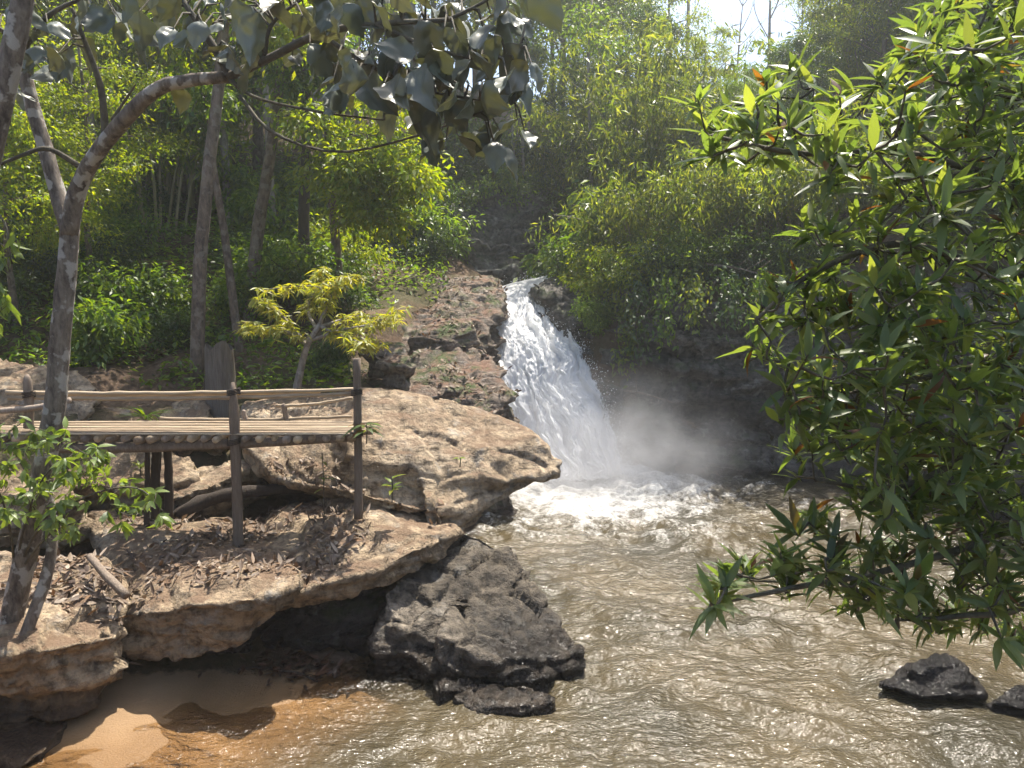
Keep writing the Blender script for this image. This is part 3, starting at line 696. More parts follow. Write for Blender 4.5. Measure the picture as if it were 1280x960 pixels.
def make_bamboo(name, H, nculm, nleaf, lsize, material, spread=.8, bend=1.0):
    root = link(name, None); pts = []
    for i in range(nculm):
        az = rng.uniform(0, 6.28); b = rng.uniform(0, spread)
        p0 = (math.cos(az) * b, math.sin(az) * b, -.2); d = (math.cos(az) * .14, math.sin(az) * .14, 1)
        a_ = arc(p0, d, H * rng.uniform(.7, 1.1), 0, 12, .02)
        q = np.linspace(0, 1, 12)[:, None]; a_ = a_ + np.array([math.cos(az), math.sin(az), -.55]) * q ** 3 * bend * H * .28
        mb = MB(); mb.tube(a_, np.linspace(.04, .008, 12), 6, cap=False)
        link('culm', mb.mesh('culm'), M['culm'], root)
        for k in range(4, 12):
            pts += [a_[k] + rng.normal(0, .12, 3) for _ in range(2)]
            e = rng.normal(0, 1, 3) * [1, 1, .3]; e = unit(e)
            pts += [a_[k] + e * u - np.array([0, 0, .5 * u * u]) for u in (.25, .5, .75, 1.0)]
    pts = np.array(pts); ci = rng.randint(0, len(pts), nleaf); off = rng.normal(0, .14, (nleaf, 3))
    Dr = rng.normal(0, .6, (nleaf, 3)) + [0, 0, -.75]; L = lsize * rng.uniform(.6, 1.3, nleaf)
    V, F = quad_leaves(pts[ci] + off, Dr, rng.normal(0, 1, (nleaf, 3)), L, L * .10)
    link('foliage', mesh_np('foliage', V, F), M[material], root)['kind'] = 'stuff'
    return root
def make_bare(name, H, r):
    root = link(name, None); tr = spline([(0, 0, -.3), (rng.normal(0, .2), 0, H * .35), (rng.normal(0, .4), 0, H * .7), (rng.normal(0, .6), 0, H)], 12)
    mb = MB(); mb.tube(tr, np.linspace(r, r * .15, 12), 7); link('trunk', mb.mesh('trunk'), M['bark_pale'], root)
    lb = MB()
    for i in range(13):
        k = rng.randint(4, 12); az = rng.uniform(0, 6.28)
        a_ = arc(tr[k], (math.cos(az), math.sin(az), 1.1), H * rng.uniform(.15, .34), -.3, 7, .12); lb.tube(a_, np.linspace(r * .3, r * .05, 7), 5, cap=False)
        for j in (2, 3, 4, 5, 6):
            lb.tube(arc(a_[j], unit(a_[j] - a_[j - 1]) + rng.normal(0, .6, 3), H * .09, -.2, 5, .15), np.linspace(r * .09, r * .03, 5), 4, cap=False)
    link('limbs', lb.mesh('limbs'), M['bark_pale'], root); return root

PROTO = dict(
 tall_tree=make_tree('forest_tree', 13, .17, .45, 3.4, 15, 15000, .17, 'leaf_broad', 'bark_brown', .75),
 lime_tree=make_tree('forest_tree', 10, .14, .3, 3.0, 15, 14000, .15, 'leaf_lime', 'bark_brown', .65),
 dark_tree=make_tree('forest_tree', 9, .14, .25, 2.8, 15, 15000, .16, 'leaf_dark', 'bark_brown', .7),
 slim_tree=make_tree('forest_tree', 12, .12, .55, 2.0, 11, 7000, .15, 'leaf_lime', 'bark_pale', .55),
 shrub=make_shrub('shrub', 1.5, 1.0, 12, 4200, .13, 'leaf_broad'),
 dark_shrub=make_shrub('shrub', 1.3, 1.1, 12, 4200, .12, 'leaf_dark'),
 lime_shrub=make_shrub('shrub', 1.5, 1.1, 12, 4200, .12, 'leaf_lime', hang=.6, droop=1.2),
 broad_shrub=make_shrub('shrub', 1.7, 1.2, 10, 2200, .24, 'leaf_broad', .34, .7, 1.0, .35),
 bamboo=make_bamboo('bamboo_clump', 8, 16, 9000, .30, 'leaf_bamboo'),
 low_bamboo=make_bamboo('bamboo_clump', 4.2, 16, 5500, .25, 'leaf_bamboo', .6, 1.5),
 bare=make_bare('bare_tree', 11, .13),
 bare2=make_bare('bare_tree', 9, .10),
)
USED = set()
def place(kind, px, Y, label, cat, group=None, s=1.0, rz=None, dz=0, x=None):
    src = PROTO[kind]
    if kind in USED: o = copy_tree(src)
    else: o = src; USED.add(kind)
    xx = (px - 640) / FPX * Y * .995 if x is None else x
    o.location = (xx, Y, hz(xx, Y) + dz); o.rotation_euler = (0, 0, rng.uniform(0, 6.28) if rz is None else rz); o.scale = (s, s, s * rng.uniform(.92, 1.08))
    for k in ('label', 'category', 'group'):
        if k in o: del o[k]
    return tag(o, label, cat, group)

# ------------------------------------------------------------------ forest behind
ORD = ('first','second','third','fourth','fifth','sixth','seventh','eighth','ninth','tenth','eleventh','twelfth','thirteenth','fourteenth')
GB = 'forest trees on the slopes behind the fall'
for px, Y, k, s in ((60,24,'tall_tree',1.0),(150,27,'dark_tree',1.2),(-40,20,'lime_tree',1.0),(330,25,'tall_tree',1.1),(430,27,'dark_tree',1.25),(520,30,'tall_tree',1.1),(600,33,'lime_tree',1.2),(240,30,'lime_tree',1.3),
                    (-120,28,'tall_tree',1.2),(100,35,'tall_tree',1.3),(380,36,'tall_tree',1.3),(500,40,'lime_tree',1.4),(-60,36,'dark_tree',1.4),(250,42,'dark_tree',1.5),(640,42,'tall_tree',1.2),(700,38,'lime_tree',1.1)):
    lab = {'tall_tree': 'tall mid green broadleaf tree rising on the wooded hillside behind', 'dark_tree': 'dark green bushy tree on the shaded hillside behind', 'lime_tree': 'sunlit yellow green tree on the hillside behind'}[k]
    place(k, px, Y, lab, 'tree', GB + ', ' + k.split('_')[0], s)
place('tall_tree', 655, 29, 'tall green tree standing over the dark cliff above the fall', 'tree', None, .95)
place('lime_tree', 700, 44, 'yellow green tree on the far slope directly over the stream', 'tree', None, 1.5)
place('tall_tree', 745, 36, 'tall green tree filling the slope between stream and sky gap', 'tree', None, 1.0)
place('lime_tree', 770, 30, 'yellow green tree right of the cliff above the fall', 'tree', None, .85)
place('slim_tree', 825, 34, 'thin pale-trunked tree with sparse lime leaves near the sky gap', 'tree', None, .8)
place('bare', 850, 46, 'thick leafless tree at the left of the sky gap', 'tree', None, 1.25)
place('bare2', 912, 50, 'slender leafless tree standing in the middle of the sky gap', 'tree', None, 1.2)
place('bare', 948, 44, 'forked leafless tree at the right of the sky gap', 'tree', None, 1.0, 2.1)
place('bare2', 985, 52, 'leafless tree half hidden behind the lime bamboo on the ridge', 'tree', None, 1.2, 1.0)
SEEN = {}
GR = 'lime trees and bamboo on the right hillside'
for px, Y, k, s in sorted(((1030,34,'lime_tree',.62),(1090,30,'lime_tree',.9),(1180,28,'dark_tree',1.2),(1280,26,'tall_tree',1.1),(1120,40,'tall_tree',1.1),(1230,38,'lime_tree',1.3),(1350,30,'dark_tree',1.3),(1060,24,'dark_tree',.7),(1180,20,'lime_tree',.8),(1300,17,'dark_tree',.9),(1040,27,'lime_tree',.75),(1130,24,'lime_tree',.85),(1240,22,'tall_tree',.9),(1035,30,'dark_tree',.6),(1160,33,'lime_tree',1.1),(1290,33,'lime_tree',1.4),(1090,21,'lime_tree',.6))):
    SEEN[k] = SEEN.get(k, -1) + 1
    lab = {'tall_tree': 'tall green tree on the slope behind the leaning shrub', 'dark_tree': 'dark green tree on the slope behind the leaning shrub', 'lime_tree': 'lime green tree on the slope behind the leaning shrub'}[k]
    place(k, px, Y, ORD[SEEN[k]] + ' ' + lab + ', counted from the fall', 'tree', GR + ', ' + k.split('_')[0], s)
SLIM = {}
for i, (px, Y, s) in enumerate(sorted(((130,18.5,.95),(165,25,1.1),(290,21,1.0),(345,19.5,.9),(410,22,1.05),(455,23,1.0),(500,24.5,1.1),(545,27,1.1),(575,29,1.2),(690,31,1.1),(715,34,1.2),(30,22,1.1),(760,33,1.0),(800,40,1.2),(100,30,1.3),(440,31,1.3)))):
    g = 'left of the leaning grey brown tree' if px < 310 else 'right of the leaning grey brown tree' if px < 480 else 'behind the dark layered cliff' if px < 640 else 'on the slope above the stream'
    SLIM[g] = SLIM.get(g, -1) + 1
    place('slim_tree', px, Y, ORD[SLIM[g]] + ' slender pale trunk with a thin crown ' + g, 'tree', 'slender trunks on the hillsides', s)
for i, (px, Y, k, s) in enumerate(((205,20.5,'bamboo',1.0),(235,22,'bamboo',1.05),(170,22,'bamboo',1.0))):
    place(k, px, Y, ('clump of straight pale bamboo stems, the lowest on the slope', 'clump of straight pale bamboo stems nearest the slender brown tree', 'clump of straight pale bamboo stems nearest the lichen tree')[i], 'bamboo', 'bamboo clumps behind the footbridge', s)
for i, (px, Y, k, s) in enumerate(sorted(((790,22.5,'bamboo',.78),(835,23,'bamboo',.5),(745,25,'bamboo',.8),(890,23,'bamboo',.32),(950,24,'bamboo',.26),(815,27,'bamboo',.55),(1070,22,'bamboo',.5),(770,27.5,'bamboo',.9)))):
    place(k, px, Y, ORD[i] + ' arching bamboo clump from the fall along the slope right of it', 'bamboo', 'bamboo clumps right of the fall', s)
for i, (px, Y, k, s) in enumerate(sorted(((860,21.5,'dark_tree',.32),(920,21.5,'tall_tree',.22),(800,25,'dark_tree',.6),(985,21,'dark_tree',.34),(870,25,'lime_tree',.3),(720,27,'dark_tree',.7)))):
    place(k, px, Y, ORD[i] + ' tree from the fall: ' + {'dark_tree': 'dark bushy tree among the bamboo right of the fall', 'tall_tree': 'small round green tree above the right cliff', 'lime_tree': 'small lime tree among the bamboo right of the fall'}[k], 'tree', 'trees among the bamboo, ' + k, s)
for i, (px, Y, s) in enumerate(((800,19.2,.75),(850,18.9,.7),(905,19,.75),(960,18.6,.75),(1010,18.2,.75),(1070,18,.8))):
    place('low_bamboo', px, Y, ORD[i] + ' low bamboo from the fall drooping over the right cliff top', 'bamboo', 'low bamboo along the right cliff top', s)
for i, (px, Y, k, s) in enumerate(sorted(((715,20.4,'shrub',.8),(745,19.4,'lime_shrub',.9),(770,18.4,'lime_shrub',.95),(745,18.0,'shrub',.6),(800,18.0,'lime_shrub',.8),(830,17.9,'dark_shrub',.9),(870,17.9,'shrub',.8),(915,17.8,'dark_shrub',.8),(700,22.3,'shrub',.8),(960,17.6,'dark_shrub',.8),(1000,17.4,'shrub',.8),(730,23.5,'dark_shrub',1.0),(760,21.5,'shrub',1.0)))):
    place(k, px, Y, ORD[i] + ' shrub from the fall, ' + {'shrub': 'mid green', 'lime_shrub': 'bright green', 'dark_shrub': 'dark'}[k] + ', overhanging the rocks right of it', 'shrub', 'shrubs right of the waterfall, ' + k, s, dz=.1)
for i, (px, Y, k, s) in enumerate(sorted(((520,22.4,'dark_shrub',1.0),(560,23.8,'shrub',1.1),(595,24.6,'dark_shrub',1.1),(630,24.8,'shrub',1.0),(665,25.4,'dark_shrub',1.2),(690,25.6,'lime_shrub',1.0),(480,21,'dark_shrub',.9),(610,26,'dark_shrub',1.4),(570,26,'shrub',1.4),(650,27,'shrub',1.4)))):
    place(k, px, Y, ORD[i] + ' shrub along the dark cliff top towards the fall, ' + {'shrub': 'mid green', 'lime_shrub': 'bright green', 'dark_shrub': 'dark'}[k], 'shrub', 'shrubs on top of the dark cliff, ' + k, s, dz=.2)
for i, (x, Y, k, s) in enumerate(((9.6,16.6,'dark_shrub',1.2),(10.6,15.5,'shrub',1.2),(10.8,14,'dark_shrub',1.3),(11.2,12.6,'shrub',1.3),(11.5,11,'dark_shrub',1.3),(10.8,9.4,'shrub',1.2),(12.4,14.5,'dark_shrub',1.6),(13,12,'shrub',1.6),(12.6,17,'shrub',1.6),(11,17.8,'dark_shrub',1.4),(9.8,7.6,'dark_shrub',1.1))):
    place(k, 0, Y, {'shrub': 'mid green shrub', 'dark_shrub': 'dark shrub'}[k] + ' on the right bank behind the leaning shrub', 'shrub', 'shrubs on the right bank, ' + k, s, x=x)
# undergrowth shrubs on the left slope
rs = np.random.RandomState(21)
for i in range(64):
    px, Y = rs.uniform(-120, 560), rs.uniform(13.2, 24)
    if 440 < px and Y < 19.5: continue
    k = ('shrub', 'dark_shrub', 'broad_shrub', 'dark_shrub', 'lime_shrub')[rs.randint(5)]
    if k == 'lime_shrub' and Y < 16: k = 'dark_shrub'
    lm = min(((60,'the lichen tree trunk'),(205,'the bamboo stems'),(248,'the slender brown tree'),(310,'the leaning grey brown tree'),(380,'the small yellow tree'),(425,'the tree with the hanging sunlit spray'),(520,'the dark layered cliff'),(-60,'the brown rock mound')), key=lambda q: abs(q[0] - px))[1]
    wh = 'low on the bank behind ' if Y < 16 else 'midway up the slope behind ' if Y < 20 else 'high on the slope behind '
    nm = {'broad_shrub': 'large-leaved green shrub ', 'shrub': 'mid green leafy shrub ', 'lime_shrub': 'pale green leafy shrub ', 'dark_shrub': 'dark green leafy shrub '}[k] + wh + lm
    place(k, px, Y, nm, 'shrub', 'undergrowth, ' + nm, rs.uniform(.55, 1.1))
for i in range(40):
    px, Y = rs.uniform(720, 1300), rs.uniform(20, 42)
    k = ('shrub', 'lime_shrub', 'dark_shrub', 'broad_shrub', 'dark_shrub')[rs.randint(5)]
    place(k, px, Y, {'broad_shrub': 'large-leaved shrub', 'shrub': 'mid green shrub', 'lime_shrub': 'pale green shrub', 'dark_shrub': 'dark green shrub'}[k] + ' growing on the upper right hillside', 'shrub', 'shrubs on the right hillside, ' + k, rs.uniform(.8, 1.5))
for i, (px, Y, k, s) in enumerate(((20,14,'lime_tree',.5),(120,15.5,'lime_tree',.55),(-40,13,'lime_tree',.55))):
    place(k, px, Y, ('small backlit lime tree right beside the lichen tree trunk', 'small backlit lime tree between the lichen tree and the bamboo stems', 'small backlit lime tree beyond the brown rock mound')[i], 'tree', 'small lime trees behind the lichen tree', s)

def stem_tree(label, pts, rad, bark, leafmat, nleaf, centers, clump, lsize, name='forest_tree', narrow=.42):
    """a tree with a traced stem; pts (px,py,Y) from the ground up"""
    P = [A(*p) for p in pts]; g = hz(P[0].x, P[0].y); P[0] = Vector((P[0].x, P[0].y, g - .15))
    root = thing(name, (P[0].x, P[0].y, g), label, 'tree'); o = np.array(root.location)
    mb = MB(); q = spline(P, 22) - o; mb.tube(q, np.linspace(rad[0], rad[1], 22), 9, wob=.06); link('trunk', mb.mesh('trunk'), M[bark], root)
    if centers:
        lb = MB(); C = []
        for c in centers:
            cw = np.array(A(*c[:3])) - o; j = np.argmin(np.linalg.norm(q - cw, axis=1) + 2 * (q[:, 2] > cw[2]))
            a_ = spline([q[j], (q[j] * .5 + cw * .5) + [0, 0, .25], cw], 7); lb.tube(a_, np.linspace(rad[1] * .5, .008, 7), 5, cap=False)
            for _ in range(7):
                tw = arc(a_[rng.randint(3, 7)], rng.normal(0, 1, 3) * [1, 1, .5], c[3], .7, 5, .12); lb.tube(tw, np.linspace(.012, .004, 5), 4, cap=False); C += list(tw[1:])
        link('limbs', lb.mesh('limbs'), M[bark], root)['kind'] = 'stuff'
        C = np.array(C); ci = rng.randint(0, len(C), nleaf); off = rng.normal(0, clump, (nleaf, 3)) * [1, 1, .6]
        L = lsize * rng.uniform(.6, 1.3, nleaf)
        V, F = quad_leaves(C[ci] + off, off + rng.normal(0, clump, (nleaf, 3)) + [0, 0, -clump], np.array([0, 0, 1.]) + rng.normal(0, .5, (nleaf, 3)), L, L * narrow * .5)
        link('crown', mesh_np('crown', V, F), M[leafmat], root)
    return root
stem_tree('slender brown tree trunk rising beside the pale stump', [(243,440,13),(250,330,13),(262,200,13),(276,80,13.2),(285,-60,13.4),(290,-200,13.6)], (.12, .07), 'bark_brown', 'leaf_lime', 5000, [(240,-60,13,1.0),(330,-40,13,1.0),(200,10,13.4,.8),(350,20,13.4,.7)], .22, .14)
stem_tree('thin trunk leaning against the slender brown tree', [(296,360,13.8),(280,290,13.8),(268,220,13.6),(262,150,13.6)], (.08, .05), 'bark_brown', 'leaf_broad', 900, [(255,120,13.6,.5)], .2, .13)
stem_tree('leaning grey brown tree behind the small yellow tree', [(308,360,15.5),(322,290,15.5),(335,210,15.5),(350,100,15.6),(360,-20,15.8)], (.14, .08), 'bark_brown', 'leaf_broad', 4500, [(380,20,15.6,1.0),(320,0,15.6,1.0),(400,90,15.6,.8)], .22, .15)
stem_tree('dark trunk in the shade right of the leaning tree', [(378,330,16.5),(380,250,16.5),(384,150,16.6),(380,40,16.8)], (.13, .08), 'wood_dark', 'leaf_dark', 3500, [(400,80,16.6,1.0),(350,60,16.6,1.0)], .25, .15)
stem_tree('tree with a hanging spray of bright sunlit leaves before the dark cliff', [(425,345,16.5),(418,280,16),(410,190,15.5),(415,110,15),(430,40,15)], (.11, .05), 'bark_brown', 'leaf_lime', 8500, [(470,170,14.2,.8),(505,200,14,.8),(510,250,14,.7),(450,220,14.2,.8),(480,130,14.2,.8),(420,200,14.4,.7),(525,225,14,.5),(400,150,14.6,.8),(490,275,14.2,.5)], .2, .14)
for px, Y, lab in ((640,25.5,'thin pale sapling on the left of the pair above the dark cliff'),(652,25.7,'thin pale sapling on the right of the pair above the dark cliff'),(737,23.5,'single straight white-barked sapling among the bamboo')):
    x0 = (px - 640) / FPX * Y
    stem_tree(lab, [(px,300,Y),(px+2,200,Y),(px-2,100,Y),(px+3,0,Y)], (.06, .03), 'bark_pale', 'leaf_broad', 900, [(px-10,20,Y,.8),(px+20,60,Y,.8)], .25, .15)
# small yellow tree
def yellow_tree():
    b = A(372,482,11.6); root = thing('yellow_tree', (b.x, b.y, b.z - .25), 'small tree with bright yellow green drooping leaves beyond the footbridge', 'tree'); o = np.array(root.location)
    mb = MB(); q = spline([A(370,495,11.6), A(374,470,11.6), A(384,432,11.6), A(400,405,11.6)], 9); mb.tube(q - o, np.linspace(.07, .035, 9), 8); link('trunk', mb.mesh('trunk'), M['bark_pale'], root)
    lb = MB(); mats = []; nodes = []
    for pl in ([(384,432,11.6),(360,415,11.5),(330,410,11.4),(305,408,11.4)], [(390,425,11.6),(430,412,11.5),(465,405,11.5),(498,388,11.4)], [(400,405,11.6),(405,380,11.6),(395,358,11.6),(330,362,11.5)], [(400,405,11.6),(412,375,11.6),(425,352,11.6),(445,345,11.5)], [(384,432,11.6),(350,392,11.8),(320,375,11.8)], [(400,408,11.6),(440,425,11.2),(470,432,11.2)], [(395,410,11.6),(385,385,12),(400,350,12.2),(400,338,12.2)], [(400,408,11.6),(450,395,12),(490,402,12)]):
        q = spline([A(*p) for p in pl], 14); lb.tube(q - o, np.linspace(.03, .008, 14), 5, cap=False)
        for p in q[3:]:
            for _ in range(5): nodes.append(p + rng.normal(0, .07, 3) * [1, 1.6, .6])
    link('limbs', lb.mesh('limbs'), M['bark_pale'], root)
    for p in nodes:
        for _ in range(6):
            az = rng.uniform(0, 6.28); mats.append(frame_mat(p, (math.cos(az), math.sin(az), rng.uniform(-.9, .3)), (0, 0, 1) + rng.normal(0, .4, 3), rng.uniform(.7, 1.2)))
    leaves_on(root, [leaf_data(.17, .032, .35), leaf_data(.14, .03, .15)], mats, M['leaf_yellow'])
yellow_tree()
# stump
b = A(276,505,11.6); root = thing('tree_stump', (b.x, b.y, b.z - .3), 'pale split tree stump standing behind the bridge rail', 'stump')
mb = MB(); k = 14; a = np.linspace(0, 2 * np.pi, k, endpoint=False); zz_ = np.linspace(0, 1.25, 8); V = []
for i, z in enumerate(zz_): V.append(np.stack([np.cos(a) * .2 * (1.25 - .2 * z) * (1 + .12 * np.sin(3 * a)), np.sin(a) * .18 * (1 + .1 * np.cos(4 * a)), np.full(k, z) + (rng.uniform(-.14, .08, k) if i == 7 else 0)], 1))
V = np.concatenate(V); j = np.arange(k); F = np.concatenate([np.stack([i * k + j, i * k + (j + 1) % k, (i + 1) * k + (j + 1) % k, (i + 1) * k + j], 1) for i in range(7)])
link('bole', mesh_np('bole', V, F, True), M['wood_grey'], root)
mb = MB(); mb.tube(spline([(-.14,.05,0),(-.2,.05,.5),(-.17,.06,.85)], 7), np.linspace(.1,.05,7), 7, wob=.2); link('bark_slab', mb.mesh('bark_slab'), M['wood_dark'], root)
# low ground cover
def cover():
    n = 60000; px = np.where(rng.rand(n) < .62, rng.uniform(-200, 560, n), rng.uniform(690, 1350, n)); Y = rng.uniform(12.4, 30, n)
    x = (px - 640) / FPX * Y; pat = pnoise(np.stack([x * .7, Y * .7, 0 * x], 1))
    keep = (pat > -.25) & ~((px > 430) & (px < 700) & (Y < 17)) & ~((px > 560) & (px < 700) & (Y < 22)) & ~((px > 690) & (Y < 18)); x, Y = x[keep], Y[keep]
    z = np.array([hz(a, b) for a, b in zip(x, Y)]); n = len(x)
    C = np.stack([x, Y, z + rng.rand(n) ** 1.5 * .38], 1); L = rng.uniform(.08, .2, n)
    V, F = quad_leaves(C, rng.normal(0, 1, (n, 3)) * [1, 1, .5] + [0, 0, .3], np.array([0, 0, 1.]) + rng.normal(0, .5, (n, 3)), L, L * .2)
    tag(link('ground_cover', mesh_np('ground_cover', V, F), M['leaf_broad']), 'low green ground cover on the forest slopes', 'ground cover', kind='stuff')
cover()

# ------------------------------------------------------------------ bamboo footbridge
YB = 8.6
br0 = A(200, 555, YB); bridge = thing('bamboo_footbridge', (br0.x, br0.y, 1.1), 'bamboo footbridge on wooden posts crossing to the big tan rock', 'bridge'); BO = np.array(bridge.location)
def part(name, pts, rad, mat, k=9, wob=.03, parent=bridge, o=BO):
    mb = MB(); mb.tube(np.asarray([tuple(p) for p in pts]) - o, rad, k, wob=wob); return link(name, mb.mesh(name), M[mat], parent)
def culm(name, p0, p1, r, parent=bridge, o=BO, n=26, sag=.03):
    q = np.linspace(0, 1, n)[:, None]; P = np.array(p0) * (1 - q) + np.array(p1) * q; P[:, 2] -= (np.sin(np.pi * q) * sag).ravel(); P += rng.normal(0, .003, P.shape)
    rr = np.full(n, r) * np.linspace(1, .85, n); rr[::4] *= 1.16; return part(name, P, rr, 'bamboo_dry', 9, .02, parent, o)
DZ = A(200, 541, YB).z
# front and rear stringers
part('stringer', spline([A(-40,556,YB+.02), A(120,560,YB+.02), A(300,554,YB+.02), A(450,545,YB+.02)], 16), np.linspace(.065,.055,16), 'wood_post', 9, .08)
part('stringer', spline([Vector((-6.2,YB+.62,DZ-.13)), Vector((-3.5,YB+.62,DZ-.13)), Vector((-1.7,YB+.62,DZ-.09))], 12), .06, 'wood_post', 9, .08)
for i in range(27):
    x = -5.75 + i * .152 + rng.normal(0, .012); z = DZ - .055 + rng.normal(0, .006)
    part('cross_pole', [(x, YB - .09 + rng.normal(0, .02), z), (x + rng.normal(0, .02), YB + .35, z), (x + rng.normal(0, .03), YB + .78, z)], rng.uniform(.036, .05), ('bamboo_dry', 'wood_post')[i % 3 == 0], 9, .08)
for i in range(11):
    y = YB - .06 + i * .076; x0, x1 = -6.0 + rng.normal(0, .1), -1.75 + rng.normal(0, .1)
    n = 24; xs = np.linspace(x0, x1, n); w = .033 * rng.uniform(.85, 1.05); zt = DZ - .004 + .006 * pnoise(np.stack([xs * 1.2, np.full(n, i * 3.3), xs * 0], 1)) + i % 2 * .004
    yy = y + .008 * pnoise(np.stack([xs * .8, np.full(n, i * 5.1), xs * 0 + 3], 1))
    Vq = np.concatenate([np.stack([xs, yy - w, zt], 1), np.stack([xs, yy, zt + .012], 1), np.stack([xs, yy + w, zt], 1), np.stack([xs, yy, zt - .008], 1)])
    j = np.arange(n - 1); Fq = np.concatenate([np.stack([a * n + j, b * n + j, b * n + j + 1, a * n + j + 1], 1) for a, b in ((1, 0), (2, 1), (3, 2), (0, 3))])
    link('deck_slat', mesh_np('deck_slat', Vq - BO, Fq[:, ::-1], False), M['bamboo_dry'], bridge)
# hand rail
culm('rail', A(8,490,YB+.1), A(446,486,YB+.07), .023); culm('rail', A(10,497,YB+.1), A(447,492,YB+.07), .024)
culm('rail', A(60,494,YB+.15), A(400,490,YB+.13), .024, sag=.01)
culm('rail', A(345,507,YB+.8), A(440,497,YB+.8), .02); culm('rail', A(200,523,YB+.8), A(440,520,YB+.8), .022)
part('rail', spline([A(-30,516,YB-.1), A(40,510,YB-.05), A(88,500,YB)], 8), .035, 'wood_post', 8, .1)
# posts
def post(pts, r, mat='wood_post', point=True):
    n = 16; P = spline([A(*p) for p in pts], n); rr = np.full(n, r) * np.linspace(1.08, .92, n)
    if point: rr[-1] *= .35; rr[-2] *= .8
    return part('post', P, rr, mat, 9, .09)
pa = post([(298,712,YB),(297,640,YB),(294,560,YB-.03),(291,478,YB-.03)], .058)
pb = post([(448,648,YB+.02),(448,590,YB+.02),(447,520,YB),(446,448,YB)], .048, point=False)
pc = post([(36,535,YB+.05),(36,500,YB+.05),(34,468,YB+.05)], .05)
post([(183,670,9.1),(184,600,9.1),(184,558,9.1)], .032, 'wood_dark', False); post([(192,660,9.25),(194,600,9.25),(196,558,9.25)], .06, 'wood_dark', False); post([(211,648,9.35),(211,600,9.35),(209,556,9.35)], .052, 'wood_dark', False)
post([(360,530,YB+.8),(357,518,YB+.8),(354,504,YB+.8)], .035); post([(310,528,YB+.8),(306,520,YB+.8),(304,512,YB+.8)], .03)
for px, py, Y_, r_, po in ((292,490,YB-.02,.070,pa),(293,552,YB-.02,.076,pa),(446,490,YB,.06,pb),(447,543,YB,.062,pb),(36,493,YB+.05,.062,pc)):
    c_ = np.array(A(px, py, Y_)); q_ = np.linspace(0, 4 * 2 * np.pi, 44)
    part('lashing', np.stack([c_[0] + np.cos(q_) * r_, c_[1] + np.sin(q_) * r_ * 1.25, c_[2] - .035 + q_ / q_[-1] * .07 + .01 * np.cos(q_)], 1), .007, 'wood_dark', 5, .1, po)
# fallen log beneath the deck
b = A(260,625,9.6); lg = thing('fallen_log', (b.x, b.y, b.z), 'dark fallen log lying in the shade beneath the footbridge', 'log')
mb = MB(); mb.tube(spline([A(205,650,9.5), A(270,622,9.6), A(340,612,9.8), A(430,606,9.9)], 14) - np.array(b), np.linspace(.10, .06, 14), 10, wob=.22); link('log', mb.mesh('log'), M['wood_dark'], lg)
b = A(140,725,7.3); lg = thing('short_log', (b.x, b.y, b.z), 'short broken brown branch lying at the edge of the left boulder', 'log')
mb = MB(); mb.tube(spline([A(112,695,7.5), A(135,722,7.2), A(158,745,7.05)], 8) - np.array(b), np.linspace(.035, .045, 8), 8, wob=.12); link('log', mb.mesh('log'), M['wood_post'], lg)

